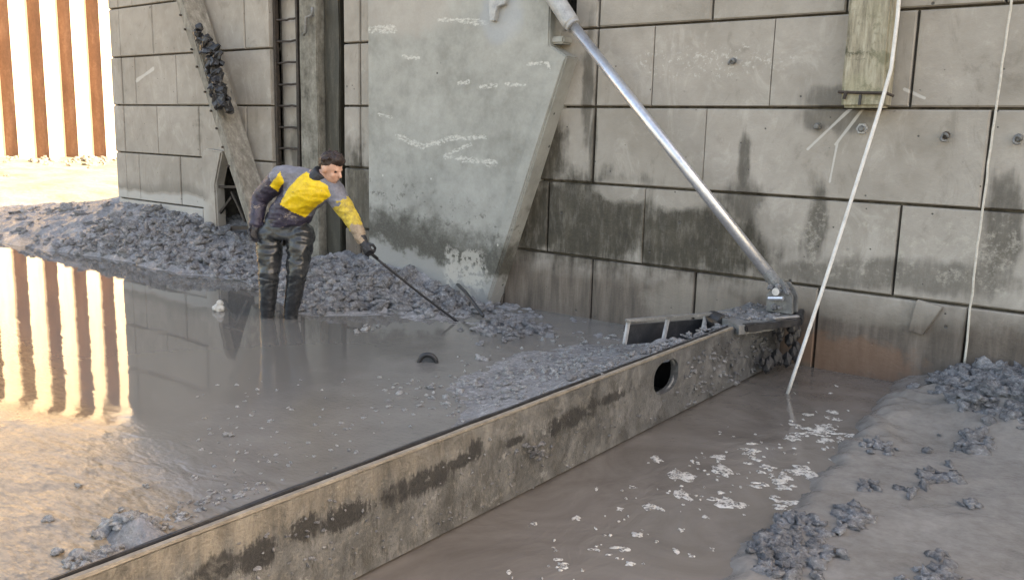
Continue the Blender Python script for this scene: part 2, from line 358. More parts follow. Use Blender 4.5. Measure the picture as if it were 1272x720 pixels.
M_PALEIRON = mat_simple('pale_silted_bar', [(.20, .20, .195), (.33, .325, .315), (.46, .455, .44)], .5, 20)
M_RUSTPILE = mat_simple('rust_brown_steel', [(.07, .034, .022), (.125, .064, .042), (.20, .12, .085)], .8, 2, None, .4, scale=(1, 3, .5))
M_PALEPILE = mat_simple('pale_dried_silt_on_steel', [(.50, .40, .28), (.62, .51, .37), (.70, .60, .46)], .85, 2, None, .3, scale=(1, 3, .5))

def mat_fender(name, green):
    t = NT(name); st = t.noise(5, 6, .7, scale=(6, 6, .8)); mid = t.noise(6, 6, .7)
    col = t.cr(st, [(.32, (.16, .138, .098)), (.5, (.32, .284, .205)), (.68, (.46, .42, .32))])
    g = t.mul(t.ramp(mid, .5, .62), t.ramp(t.z, *green)); col = t.mix(t.mul(g, .9), col, (.045, .045, .022))
    y_ = t.ramp(t.noise(3, 4), .45, .62); col = t.mix(t.mul(y_, .5), col, (.36, .335, .22))
    return t.done(col, .85, t.bump(t.add(st, mid), .6, .02))
M_FENDER = mat_fender('algae_timber', (3.0, 2.2)); M_GUIDE = mat_simple('guide_timber', [(.05, .045, .034), (.19, .175, .142), (.34, .32, .272)], .85, 4, None, .6, scale=(2, 2, 1.2)); M_SHADEFACE = mat_simple('shaded_face_timber', [(.018, .016, .010), (.04, .035, .024), (.09, .08, .058)], .6, 5, None, .6, scale=(3, 3, .6))

# ------------------------------------------------------------------ setting: ground sheets and water
ZL = 0.085                                       # level of the pool behind the gate
def grid(name, x0, x1, y0, y1, step, hf, mat):
    nx, ny = int((x1-x0)/step)+1, int((y1-y0)/step)+1
    X, Y = np.meshgrid(np.linspace(x0, x1, nx), np.linspace(y0, y1, ny)); Z = hf(X, Y)
    v = np.stack([X, Y, Z], -1).reshape(-1, 3)
    i = np.arange(nx*ny).reshape(ny, nx); f = np.stack([i[:-1, :-1], i[:-1, 1:], i[1:, 1:], i[1:, :-1]], -1).reshape(-1, 4)
    me = bpy.data.meshes.new(name); me.from_pydata(v.tolist(), [], f.tolist()); me.polygons.foreach_set('use_smooth', [True]*len(f)); me.update()
    return link(name, me, mat)

# heaps: height against the wall and the line where the heap meets the water, along x
hx = [-30, -17, -15, -13.5, -12.2, -11, -10, -8.85, -8.2, -7.6, -7.0, -5.9, -5.2, -4.6, -3.6, -2.3]
hw = [.2, .25, .36, .45, .60, .56, .50, .32, .20, .26, .36, .28, .10, .06, .03, .1]
shore = [G(*p, ZL) for p in ((0, 301), (60, 310), (130, 322), (200, 336), (300, 350), (360, 388), (400, 392), (470, 392), (560, 402), (615, 402), (660, 404))]
sx_ = [-30] + [p.x for p in shore] + [-2.0]; sy_ = [3.5] + [p.y for p in shore] + [5.9]
o_ = np.argsort(sx_); sx_ = np.array(sx_)[o_]; sy_ = np.array(sy_)[o_]
def h_left(x, y):
    top = np.interp(x, hx, hw); edge = np.interp(x, sx_, sy_) + .16*fbm(x*2.2, y*.4+5, 3)
    t = (y-edge)/np.maximum(6.25-edge, .25)
    h = np.where(t > 0, ZL + (top-ZL)*np.clip(t, 0, 1.3)**.8, ZL + .35*np.maximum(t, -1))
    back = np.where(x < -12.2, np.clip((y-6.5)/2.0, 0, 1)*.25, 0)
    h = h - back
    up = smooth(t, -.05, .25)
    rg = 1-2.2*np.abs(fbm(x*7, y*7, 3)); rg2 = 1-2.2*np.abs(fbm(x*17+3, y*17, 2))
    sm = .35+.65*smooth(x, -13, -10.5)
    h = h + up*(.05*fbm(x*4, y*4)+sm*(.055*rg+.035*rg2-.05))
    # silt piled up against the far end of the gate
    k = .285*np.exp(-((x+2.30)/.52)**2)*smooth(y, 2.6, 4.3) + .05*np.exp(-((x+3.1)/.9)**2)*smooth(y, 3.0, 4.4)*(1-smooth(y, 5.2, 6.1)*.7)
    pile = ZL - .035 + k + .03*fbm(x*6, y*6, 4)*smooth(k, .0, .08)
    pile = np.maximum(pile, ZL-.05+.27*np.exp(-((x+2.66)/.26)**2-((y-5.25)/.5)**2)+.03*fbm(x*9, y*9, 3))
    h = np.maximum(h, np.where(k > .005, pile, -1))
    # a small mound by the near end of the gate
    m = np.exp(-(((x+3.02)/.15)**2+((y-1.60)/.09)**2)); h = np.maximum(h, np.where(m > .05, ZL-.04+.13*m+.04*fbm(x*11, y*11)*m, -1))
    return h
mud = grid('mud_bank', -16.5, -2.30, .4, 8.6, .024, h_left, M_MUD)
tag(mud, kind='structure')
def h_far(x, y):
    t = np.clip((-13.0-x)/13.0, 0, 1)
    base = -.1 + .95*t**.75
    near = smooth(y, 3.2, 6.2)
    z = -.25 + (base+.25)*np.maximum(near, smooth(x, -15, -21)) + .08*fbm(x*.7, y*.7) + .03*fbm(x*3, y*3)
    return np.where(x > -12.6, np.where(y > 7, .35+.05*fbm(x, y), -.4), z)
far = grid('silt_bank', -30, 14, -6, 30, .16, h_far, M_SAND); tag(far, kind='structure')
gs = pydata('ground', [(-400, -400, -.6), (400, -400, -.6), (400, 400, -.6), (-400, 400, -.6)], [(0, 1, 2, 3)], M_SAND); tag(gs, kind='structure')
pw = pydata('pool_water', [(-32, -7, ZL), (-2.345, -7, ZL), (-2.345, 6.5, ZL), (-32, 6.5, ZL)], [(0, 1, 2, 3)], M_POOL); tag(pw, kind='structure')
cw = pydata('channel_water', [(-2.36, -6, 0), (8, -6, 0), (8, 6.45, 0), (-2.36, 6.45, 0)], [(0, 1, 2, 3)], M_CHAN); tag(cw, kind='structure')
ed = [G(*p, .05) for p in ((800, 790), (875, 722), (940, 665), (1000, 600), (1040, 560), (1072, 520), (1108, 482), (1112, 470))]
ey = np.array([-6] + [p.y for p in ed]); ex = np.array([-1.25] + [p.x for p in ed])
def h_shelf(x, y):
    e = np.interp(y, ey, ex) + .06*fbm(y*3, x*.3, 4) + .05*fbm(y*11, x*3, 3)
    d = x-e
    h = np.where(d > 0, .006+.024*smooth(d, 0, .05)+.018*smooth(d, .1, 1.2), .012+d*.9)
    h = h + (.016*fbm(x*1.6, y*1.6, 3)+.010*fbm((x+y)*2.5, (y-x)*8, 4)*smooth(fbm(x*1.1+9, y*1.1, 2), -.1, .3))*smooth(d, 0, .3)
    lip = np.exp(-((d-.1)/.14)**2)*smooth(fbm(x*1.3+4, y*1.3, 2), .0, .3); h = h + .03*lip*(1+fbm(x*12, y*12, 3))
    hp = np.interp(x, [-1.5, -1.35, -1.07, -.64, 0, 2, 8], [0, .04, .12, .20, .26, .3, .3])*smooth(y, 5.0, 6.2)*smooth(d, -.05, .25)
    h = h + hp + (.05*fbm(x*7, y*7, 4))*smooth(hp, .01, .1)
    return h
sh = grid('mud_shelf', -1.75, 6.0, -2.0, 6.42, .03, h_shelf, M_SHELF); tag(sh, kind='structure')

# ------------------------------------------------------------------ lock wall, block by block
ZT = 7.25
wallr = empty('lock_wall', (-5, 7, 0)); tag(wallr, 'tall grey lock wall of large staggered concrete blocks with dark open joints', 'wall')
tilt = lambda x: -.007*(x+4.2)
ROW0 = .63; RH = .655
rows = [ROW0 + RH*k for k in range(-2, 12)]       # joint heights
GL, GR = -8.53, -7.24                             # ladder recess
NL, NR = -4.52, -4.27                             # slot behind the steel strut
BL, BR = -9.86, -8.95                             # small cavity behind the leaning beam
def block(x0, x1, z0, z1, g0, g1, gz=.0125, dx=0):
    a, b = x0+g0, x1-g1; yf = YW + random.uniform(-.006, .006); c = .009
    zz = lambda x, z: z + tilt(x)
    lo, hi = z0+gz, z1-gz*.55
    P = []
    for (i, y) in ((c, yf), (0, yf+c*1.3), (0, yf+.16)):
        ia, ib = min(i, g0*.9+.001), min(i, g1*.9+.001)
        j = lambda: random.uniform(-.0035, .0035) if i else 0
        P += [(a+ia+j(), y, zz(a, lo+i)+j()), (b-ib+j(), y, zz(b, lo+i)+j()), (b-ib+j(), y, zz(b, hi-i)+j()), (a+ia+j(), y, zz(a, hi-i)+j())]
    F = [(0, 1, 2, 3)]
    for s in (0, 4):
        for k in range(4): F.append((s+k, s+4+k, s+4+(k+1) % 4, s+(k+1) % 4))
    o = pydata('block', P, F, M_WALL); child(o, wallr)
TH, FA = .008, .0025                              # open joint, tight joint
for r in range(len(rows)-1):
    z0, z1 = rows[r], rows[r+1]; k = r-2          # k = 0: course just above .63
    off = 0.0 if (k % 2 == 1) else .5             # .63-1.28 has joints at x.5, next at x.0
    if r == 0: off = 0.0
    xs = []
    j = -12.0
    cuts = {-11.86: TH}
    while j < 4.01:
        xx = j+off+random.uniform(-.012, .012)
        if -11.7 < xx < 4: cuts[xx] = TH
        j += 1.0
    # what the photograph shows joint by joint
    drop = []
    if k in (1, 2, 3): cuts[-4.04] = .010; drop += [x for x in cuts if -4.3 < x < -3.9 and x != -4.04]
    if k == 2: drop += [x for x in cuts if -7.6 < x < -6.8]; cuts[-7.0] = TH
    if k == 1: drop += [x for x in cuts if -2.2 < x < -1.8]
    if k == 0: drop += [x for x in cuts if -2.7 < x < -2.3]
    for d in set(drop): cuts.pop(d, None)
    for c in list(cuts):
        if (k == 2 and -3.7 < c < -2.2) or (k == 1 and -3.2 < c < -2.7) or (k == 0 and -3.7 < c < -3.2): cuts[c] = FA
    cuts[-12.12] = 0.0; cuts[4.0] = 0.0
    cs = sorted(cuts.items())
    for (a, ga), (b, gb) in zip(cs, cs[1:]):
        spans = [(a, b, ga, gb)]
        holes = [(GL, GR)]
        if z0 > 2.3: holes.append((NL, NR))
        if k in (0, -1): holes.append((BL, BR))
        for h0, h1 in holes:
            nsp = []
            for (p, q, u, v) in spans:
                if q <= h0 or p >= h1: nsp.append((p, q, u, v)); continue
                if p < h0-.03: nsp.append((p, h0, u, .0))
                if q > h1+.03: nsp.append((h1, q, .0, v))
            spans = nsp
        for (p, q, u, v) in spans: block(p, q, z0, z1, u, v)
core = bmesh.new()
for (a, b, z0, z1, yf) in ((-12.09, BL, -.7, ZT, YW+.06), (BL, BR, -.7, .15, YW+.06), (BL, BR, .15, 1.30, YW+1.35), (BL, BR, 1.30, ZT, YW+.06), (BR, GL, -.7, ZT, YW+.06), (GL, GR, -.7, ZT, YW+.45),
                           (GR, NL, -.7, ZT, YW+.06), (NL, NR, -.7, 2.59, YW+.06), (NL, NR, 2.59, ZT, YW+.55), (NR, 16, -.7, ZT, YW+.06)):
    box(core, (a, yf, z0), (b, 8.0, z1))
child(frombm('wall_core', core, M_MORTAR), wallr)
cope = bmesh.new(); box(cope, (-12.2, 6.36, ZT), (16, 8.06, ZT+.3), .02); child(frombm('coping', cope, M_WALL), wallr)
ret = bmesh.new(); box(ret, (-12.14, 6.43, -.6), (-12.09, 8.0, ZT-.02)); child(frombm('end_face', ret, M_WALL), wallr)
rt = bmesh.new(); box(rt, (4.01, 6.41, -.6), (16, 6.455, ZT-.02)); child(frombm('plain_face', rt, M_WALL), wallr)
# recess behind the ladder: light panel and side strip
pn = bmesh.new(); box(pn, (GL+.02, YW+.16, -.5), (-8.09, YW+.44, ZT-.02), .01); child(frombm('recess_panel', pn, M_WALL), wallr)

# ------------------------------------------------------------------ buttress
YB = 6.22
butt = empty('concrete_buttress', (-5.8, 6.3, 0)); tag(butt, 'smooth grey-green concrete buttress with slanting edge, scratched white, projecting from the block wall', 'buttress')
def bp(px, py, D=YB): p = W(px, py, D); return (p.x, p.z)
A_, B_, C_, D_ = bp(682, 56), bp(704, 70), bp(655, 228), bp(607, 376)
left = bp(457, 150)[0]
bb = bmesh.new(); prism(bb, [(left, -.3), (D_[0]-.12, -.3), D_, (C_[0], C_[1]), B_, A_, (A_[0]-.02, ZT-1.5), (left, ZT-1.5)], YB, YW+.08, .012)
child(frombm('face_slab', bb, M_BUT), butt)
I1, I2 = bp(676, 112), bp(598, 352)
st = bmesh.new(); prism(st, [I2, (D_[0]-.012, D_[1]+.03), (B_[0]-.02, B_[1]-.03), (bp(688, 72)[0], B_[1]-.035)], YB-.012, YB+.03, .005)
child(frombm('edge_strip', st, M_BUT), butt)
gb = bmesh.new()
hp_ = [bp(*p) for p in ((613, -6), (633, -6), (631, 6), (622, 10), (618, 27), (612, 27), (611, 8))]
prism(gb, hp_, YB-.05, YB+.02, .006); child(frombm('lifting_hook', gb, M_SLEEVE), butt)
ls = bmesh.new(); box(ls, (A_[0]-.06, YB+.04, A_[1]+.012), (NR-.03, YW+.3, A_[1]+.075), .015); child(frombm('bearing_ledge', ls, M_BUT), butt)

# ------------------------------------------------------------------ strut
strut = empty('steel_strut', (-2.33, 6.15, .45)); tag(strut, 'long bright steel strut slanting from the wall slot down to the gate end', 'strut')
P0 = W(690, -4, 6.22); P1 = W(964, 352, 6.10); dv = (P1-P0).normalized(); ps = W(711, 31, 6.21)
b = bmesh.new(); tube(b, [P0-dv*1.2, P0-dv*.2, ps-dv*.02, ps], [.078, .078, .074, .062], 20); child(frombm('sleeve', b, M_SLEEVE, smooth=False), strut)
for p in strut.children: pass
b = bmesh.new(); tube(b, [ps-dv*.1, P1-dv*.06], [.043, .043], 20); o = frombm('rod', b, M_STEEL, smooth=True); child(o, strut)
b = bmesh.new(); tube(b, [ps-dv*.05, ps+dv*.02], [.066, .066], 18); child(frombm('gland_ring', b, M_SLEEVE), strut)
side = dv.cross(Vector((0, 1, 0))).normalized()
b = bmesh.new(); tube(b, [P1-dv*.10, P1-dv*.02, P1+dv*.03], [.048, .05, .038], 14); child(frombm('rod_end', b, M_IRON), strut)
b = bmesh.new(); beam(b, P1+Vector((0, 0, -.0))+side*.03, P1+dv*.05+Vector((.06, -.02, -.0)), .05, .03); o = frombm('locking_tab', b, M_IRON); child(o, strut)
for s in (-1, 1):
    b = bmesh.new(); c = P1+dv*.07+Vector((.0, s*.05, 0))
    poly = [(c.x-.085, c.z-.15), (c.x+.11, c.z-.15), (c.x+.10, c.z-.02), (c.x+.04, c.z+.065), (c.x-.03, c.z+.06), (c.x-.09, c.z-.03)]
    prism(b, poly, c.y-.012, c.y+.012, .004); child(frombm('clevis_plate', b, M_IRON), strut)
b = bmesh.new(); c = P1+dv*.06; tube(b, [c+Vector((0, -.11, 0)), c+Vector((0, .09, 0))], .028, 12); child(frombm('pin', b, M_STEEL), strut)
b = bmesh.new(); tube(b, [c+Vector((-.05, -.10, -.055)), c+Vector((.06, -.11, -.04))], .016, 8); child(frombm('keeper_bar', b, M_STEEL), strut)
b = bmesh.new()
for k in range(10):
    a = random.random()*6.28; q = c+Vector((.09*math.cos(a), -.07+random.uniform(-.02, .02), -.04+.08*math.sin(a)))
    bmesh.ops.create_icosphere(b, subdivisions=1, radius=random.uniform(.012, .028), matrix=Matrix.Translation(q))
o = frombm('caked_mud', b, M_CLOD); o['kind'] = 'stuff'; child(o, strut)

# ------------------------------------------------------------------ flap gate
XG = -2.25
gate = empty('flap_gate', (XG, 3, 0)); tag(gate, 'long silt-streaked steel flap gate with an oval hole, lying across the channel', 'gate')
ZG = .436
bm = bmesh.new()
ring = [(-1.5, .012), (6.30, .012), (6.33, .05), (6.36, .30), (6.12, ZG-.07), (5.55, ZG-.02), (5.4, ZG-.016), (-1.5, ZG-.016)]
dens = []
for (p, q) in zip(ring, ring[1:]+ring[:1]):
    n = max(1, int(math.hypot(q[0]-p[0], q[1]-p[1])/.25))
    for i in range(n): dens.append((p[0]+(q[0]-p[0])*i/n, p[1]+(q[1]-p[1])*i/n))
hc = (4.47, .285); hr = (.155, .10)
hol = [(hc[0]+hr[0]*math.copysign(abs(math.cos(a))**.8, math.cos(a)), hc[1]+hr[1]*math.copysign(abs(math.sin(a))**.8, math.sin(a))) for a in np.linspace(0, 2*math.pi, 28, endpoint=False)]
def loop(pts, x):
    v = [bm.verts.new((x, y, z)) for y, z in pts]; e = [bm.edges.new((v[i], v[(i+1) % len(v)])) for i in range(len(v))]; return v, e
v1, e1 = loop(dens, XG); v2, e2 = loop(hol, XG); bmesh.ops.triangle_fill(bm, edges=e1+e2, use_beauty=True)
v3, e3 = loop(dens, XG-.05); v4, e4 = loop(hol, XG-.05); bmesh.ops.triangle_fill(bm, edges=e3+e4, use_beauty=True)
for a, c in ((v1, v3), (v2, v4)):
    for i in range(len(a)): bm.faces.new((a[i], a[(i+1) % len(a)], c[(i+1) % len(a)], c[i]))
child(frombm('skin_plate', bm, M_GATE), gate)
M_TOP = mat_simple('gate_top_strip', [(.12, .10, .08), (.22, .19, .15), (.34, .30, .24)], .7, 12, None, .5)
bm = bmesh.new(); beam(bm, (XG-.012, -1.5, ZG-.008), (XG-.012, 5.42, ZG-.008), .030, .012, Vector((0, 0, 1)), .004, 40, .0015); child(frombm('top_flange', bm, M_TOP), gate)
bm = bmesh.new(); beam(bm, (XG-.042, -1.5, ZG-.012), (XG-.042, 5.42, ZG-.012), .018, .026, Vector((0, 0, 1)), .003, 40, .003); child(frombm('seal_strip', bm, M_BLACK), gate)
bm = bmesh.new(); tube(bm, [(XG-.03, hc[0]+.172*math.cos(a), hc[1]+.116*math.sin(a)) for a in np.linspace(-2.2, 1.9, 24)], .014, 8); o = frombm('hole_rim', bm, M_IRON, smooth=True); child(o, gate)
bm = bmesh.new(); box(bm, (XG-.13, -1.5, -.4), (XG-.09, 6.2, .08)); child(frombm('sill_plate', bm, M_BLACK), gate)
bm = bmesh.new(); box(bm, (XG-.34, 4.1, -.3), (XG-.30, 4.9, ZG-.2)); child(frombm('inner_plate', bm, M_BLACK), gate)
for yy in (4.12, 4.86):
    bm = bmesh.new(); box(bm, (XG-.30, yy, -.3), (XG-.055, yy+.03, ZG-.12)); child(frombm('web_plate', bm, M_BLACK), gate)
for k in range(7):
    yy = -1.2+.75*k; bm = bmesh.new(); box(bm, (XG-.30, yy, -.35), (XG-.055, yy+.025, ZG-.25)); child(frombm('rib', bm, M_IRON), gate)
# far end: deck, lip and torn rubber
bm = bmesh.new()
dk = [(-2.56, 5.72), (-2.21, 5.42), (-2.09, 5.72), (-2.10, 6.26), (-2.45, 6.30)]
F = [bm.verts.new((x, y, ZG+.012)) for x, y in dk]; Bq = [bm.verts.new((x, y, ZG-.05)) for x, y in dk]
bm.faces.new(F); bm.faces.new(Bq[::-1])
for i in range(5): bm.faces.new((F[i], Bq[i], Bq[(i+1) % 5], F[(i+1) % 5]))
child(frombm('end_deck', bm, M_IRON), gate)
bm = bmesh.new(); beam(bm, (-2.20, 5.47, ZG-.012), (-1.99, 5.94, ZG-.005), .06, .05, Vector((0, 0, 1)), .008, 6, .006); child(frombm('end_lip', bm, M_BLACK), gate)
bm = bmesh.new(); beam(bm, (-1.99, 5.94, ZG-.005), (-2.09, 6.26, ZG-.005), .06, .06, Vector((0, 0, 1)), .008, 4, .006); child(frombm('end_lip', bm, M_BLACK), gate)
bm = bmesh.new(); beam(bm, (-2.10, 5.76, ZG+.03), (-2.00, 5.96, ZG+.03), .03, .014, Vector((0, 0, 1)), .003); child(frombm('lip_edge', bm, M_STEEL), gate)
bm = bmesh.new()
for k in range(26):
    t_ = random.random(); q = Vector((-2.17+.1*t_, 5.75+.5*t_, ZG-.05-random.random()*.30)); bmesh.ops.create_icosphere(bm, subdivisions=1, radius=random.uniform(.018, .045), matrix=Matrix.Translation(q) @ Matrix.Diagonal((1, 1, 1.6, 1)))
o = frombm('torn_rubber', bm, M_BLACK); o['kind'] = 'stuff'; child(o, gate)
# stiffener frame behind the gate top
T0, T1 = G(777, 398, ZG), G(906, 388, ZG+.02)
bm = bmesh.new(); beam(bm, T0, T1, .03, .022, Vector((0, 0, 1)), .004, 6, .002); child(frombm('frame_rail', bm, M_IRON), gate)
bm = bmesh.new(); q = Vector((-.10, .05, -.13)); beam(bm, T0.lerp(T1, .08)+q, T1+q, .02, .14, Vector((0, 0, 1))); child(frombm('frame_back', bm, M_BLACK), gate)
for px_, py_, qx, qy in ((781, 397, 776, 419), (830, 394, 824, 416), (877, 391, 871, 416)):
    a = G(px_, py_, ZG); c = G(qx, qy, ZG-.10); bm = bmesh.new(); beam(bm, a, c+Vector((0, 0, -.05)), .022, .03, Vector((0, 1, 0)), .004); child(frombm('frame_post', bm, M_PALEIRON), gate)
bm = bmesh.new(); c = G(895, 400, ZG-.03); tube(bm, [c+Vector((-.09, .05, 0)), c+Vector((.04, -.03, 0))], [.065, .06], 14); child(frombm('frame_roller', bm, M_BLACK), gate)

# ------------------------------------------------------------------ ladder and guide post with its painted shaded face in the recess
lad = empty('wall_ladder', (-8.33, 6.45, .3)); tag(lad, 'dark rusty iron ladder fixed in the wall recess', 'ladder')
lx0, lx1 = W(344, 100, 6.47).x, W(371, 100, 6.47).x
for x_ in (lx0, lx1):
    b = bmesh.new(); beam(b, (x_, 6.47, .2), (x_+.01, 6.47, 6.8), .045, .05, Vector((0, 1, 0)), .004, 24, .004); child(frombm('stile', b, M_RUST), lad)
zr = .5
while zr < 6.6:
    b = bmesh.new(); n = 6; sag = random.uniform(-.012, .012)
    tube(b, [(lx0+(lx1-lx0)*i/n, 6.47+random.uniform(-.004, .004), zr+sag*math.sin(math.pi*i/n)+random.uniform(-.004, .004)) for i in range(n+1)], .0125, 8); child(frombm('rung', b, M_RUST, smooth=True), lad); zr += .245
g0, g1, g2, g3 = W(374, 100, 6.36).x, W(396, 100, 6.36).x, W(409, 100, 6.36).x, W(427, 100, 6.5).x
o = bmesh.new(); beam(o, ((g0+g1)/2, 6.46, -.2), ((g0+g1)/2, 6.46, 6.9), g1-g0, .24, Vector((0, 1, 0)), .012, 16, .006)
guide = frombm('guide_post', o, M_GUIDE); tag(guide, 'pale stained timber guide post beside the ladder', 'post')
o = bmesh.new(); beam(o, ((g1+g3)/2+.012, 6.58, -.2), ((g1+g3)/2+.012, 6.58, 6.9), g3-g1+.0, .30, Vector((0, 1, 0)), .012, 16, .006)  # added dark strip, its colour stands in for the post's shadowed right face
shade_face = frombm('guide_post', o, M_SHADEFACE); tag(shade_face, 'narrow dark strip painted as the shadowed side face of the pale guide post', 'post')
hk = bmesh.new(); q = W(379, 34, 6.3); tube(hk, [q+Vector((.13, .0, .2)), q+Vector((.12, 0, .12)), q+Vector((.02, 0, .10)), q+Vector((.01, 0, -.05)), q+Vector((-.03, 0, -.08))], .016, 8)
tag(frombm('iron_hook', hk, M_IRON, smooth=True), 'bent iron hook hanging at the guide post above the ladder', 'hook')

# ------------------------------------------------------------------ leaning beam, cavity frame
lb = empty('leaning_beam', W(308, 280, 6.2)); tag(lb, 'grey weathered timber beam leaning against the block wall', 'beam')
a, c = W(203, -60, 6.05)+Vector((0, .15, 0)), W(313, 285, 6.05)+Vector((0, .15, 0))
b = bmesh.new(); beam(b, a, c, .13, .30, Vector((0, 1, 0)), .012, 26, .004); child(frombm('timber', b, M_TIMBER), lb)
dl = (c-a).normalized(); sl = dl.cross(Vector((0, 1, 0))).normalized(); off = sl*(-.15) if (sl*(-.15)).x > 0 else sl*.15
for k in range(9):
    t_ = .22+.07*k+random.uniform(-.015, .015); q = a.lerp(c, t_)-off*.30+Vector((0, -.152, 0)); b = bmesh.new(); tube(b, [q, q+Vector((0, -.02, 0))], .013, 8); child(frombm('bolt', b, M_RUST), lb)
# black weed caught on the beam
b = bmesh.new()
wp = [(252, 50), (258, 62), (262, 80), (268, 95), (270, 112), (276, 126), (264, 70), (273, 118), (267, 104)]
for i, p in enumerate(wp):
    q = W(p[0]+1, p[1], 6.03)
    for k in range(8):
        r = random.uniform(.035, .075); d = Vector((random.gauss(0, .035), random.gauss(0, .03), random.gauss(0, .05)))
        bmesh.ops.create_icosphere(b, subdivisions=2, radius=r, matrix=Matrix.Translation(q+d) @ Matrix.Rotation(random.random()*3, 4, 'Y') @ Matrix.Diagonal((.6, .7, 1.5, 1)))
for v in b.verts: v.co += Vector(mn.noise_vector(v.co*16))*.05
tag(frombm('black_weed', b, M_BLACK), 'clump of black weed caught on the leaning timber beam', 'weed')
cf = empty('wall_bracket', W(285, 282, 6.3)); tag(cf, 'small dark rusty bracket frame in the wall cavity under the leaning beam', 'bracket')
for p, q, w in (((258, 232), (300, 232), .03), ((255, 283), (312, 283), .05), ((268, 272), (288, 245), .03), ((288, 238), (305, 275), .03), ((266, 200), (266, 280), .04)):
    b = bmesh.new(); beam(b, W(*p, 6.36), W(*q, 6.36), w, w, Vector((0, 1, 0)), .003, 5, .003); child(frombm('bar', b, M_RUST), cf)
b = bmesh.new(); pA = W(249, 184, 6.3); pB = W(272, 275, 6.3); prism(b, [(pA.x, .3), (W(270, 275, 6.3).x, .3), (W(267, 230, 6.3).x, W(267, 230, 6.3).z), (W(275, 190, 6.3).x, pA.z-.03), (pA.x+.08, pA.z), (pA.x, pA.z-.06)], 6.30, 6.43, .02)
tag(frombm('concrete_cheek', b, M_WALL), 'worn rounded concrete cheek at the side of the wall cavity', 'concrete block')

# ------------------------------------------------------------------ right: hanging fender timber, pole, rope, fixings
ft = empty('fender_timber', W(1070, 135, 6.25)); tag(ft, 'thick yellowish algae-stained fender timber hanging on the wall', 'timber')
a0, a1 = W(1044, 134, 6.22), W(1098, 137, 6.22); cx_ = (a0.x+a1.x)/2; ww = a1.x-a0.x
b = bmesh.new(); beam(b, (cx_, 6.30, a0.z+.0), (cx_-.0, 6.30, 6.6), ww, .19, Vector((0, 1, 0)), .02, 20, .006); child(frombm('baulk', b, M_FENDER), ft)
b = bmesh.new(); z_ = W(1068, 114, 6.2).z
tube(b, [(cx_-ww/2-.012, 6.34, z_), (cx_-ww/2-.012, 6.195, z_), (cx_, 6.188, z_-.008), (cx_+ww/2+.012, 6.195, z_-.012), (cx_+ww/2+.05, 6.23, z_-.03)], .010, 8); child(frombm('strap', b, M_RUST), ft)
b = bmesh.new(); tube(b, [(cx_-ww/2+.04, 6.185, z_), (cx_-ww/2+.03, 6.18, z_-.05)], .012, 8); child(frombm('staple', b, M_RUST), ft)
b = bmesh.new(); tube(b, [(cx_-.01, 6.19, z_-.02), (cx_-.01, 6.19, z_-.09)], .010, 8); child(frombm('split', b, M_BLACK), ft)
pole = bmesh.new()
pp = [W(1119, -30, 6.16), W(1115, 20, 6.14), W(1107, 85, 6.12), W(1093, 135, 6.08)]; pe = G(977, 492, -.02)
pts = pp[:-1] + [pp[-1].lerp(pe, t_)+Vector((0, 0, -.035*math.sin(math.pi*t_))) for t_ in np.linspace(0, 1, 14)]
tube(pole, [pts[0]+Vector((.1, .05, 2.0))]+pts, .0125, 10)
tag(frombm('white_line', pole, M_POLE, smooth=True), 'pale thick line slanting from the fender timber down into the channel water', 'rope')
rp = bmesh.new(); r0, r1 = W(1258, -10, 6.33), W(1197, 460, 6.36)
tube(rp, [r0+Vector((.1, 0, 2.2))]+[r0.lerp(r1, t_)+Vector((random.uniform(-.004, .004)-.012*math.sin(3*t_), 0, 0)) for t_ in np.linspace(0, 1, 24)], .0075, 8)
tag(frombm('thin_rope', rp, M_ROPE, smooth=True), 'thin pale rope hanging straight down the block wall to the mud heap', 'rope')
for i, (px, py, lab) in enumerate(((911, 76, 'broken iron stub projecting from the wall course level with the strut sleeve'), (1016, 157, 'rounded grey bolt head on the wall beside the fender timber end'), (1071, 160, 'dark hexagonal plate on the wall under the fender timber'),
                                   (1175, 168, 'rusty eye bolt on the wall between fender timber and thin rope'), (1265, 171, 'dark ring bolt on the wall past the thin rope'))):
    q = W(px, py, 6.395); r = empty('wall_fixing', q); tag(r, lab, 'fixing', 'iron fixings on the wall')
    b = bmesh.new(); n = 6 if i == 2 else 9
    tube(b, [q+Vector((0, .01, 0)), q+Vector((0, -.02, 0))], [.042 if i == 2 else .028, .038 if i == 2 else .022], n); child(frombm('plate', b, [M_IRON, M_IRON, M_SLEEVE, M_RUST, M_IRON][i]), r)
    b = bmesh.new()
    if i in (0, 3, 4):
        tube(b, [q+Vector((.022*math.cos(a), -.03-.01*math.sin(a*2), .024*math.sin(a)-.015)) for a in np.linspace(0, 5.4 if i else 3.6, 14)], .009, 8); child(frombm('eye', b, M_IRON, smooth=True), r)
    else:
        tube(b, [q+Vector((0, -.015, .0)), q+Vector((.004, -.05, 0))], [.026, .016], 8); child(frombm('bolt', b, M_IRON), r)
b = bmesh.new(); q0, q1 = W(1139, 372, 6.385), W(1128, 410, 6.385)
prism(b, [(q0.x, q0.z), (q0.x+.17, q0.z-.03), (q1.x+.1, q1.z-.02), (q1.x, q1.z)], 6.372, 6.42, .006); o = frombm('repair_patch', b, M_WALL); child(o, wallr)

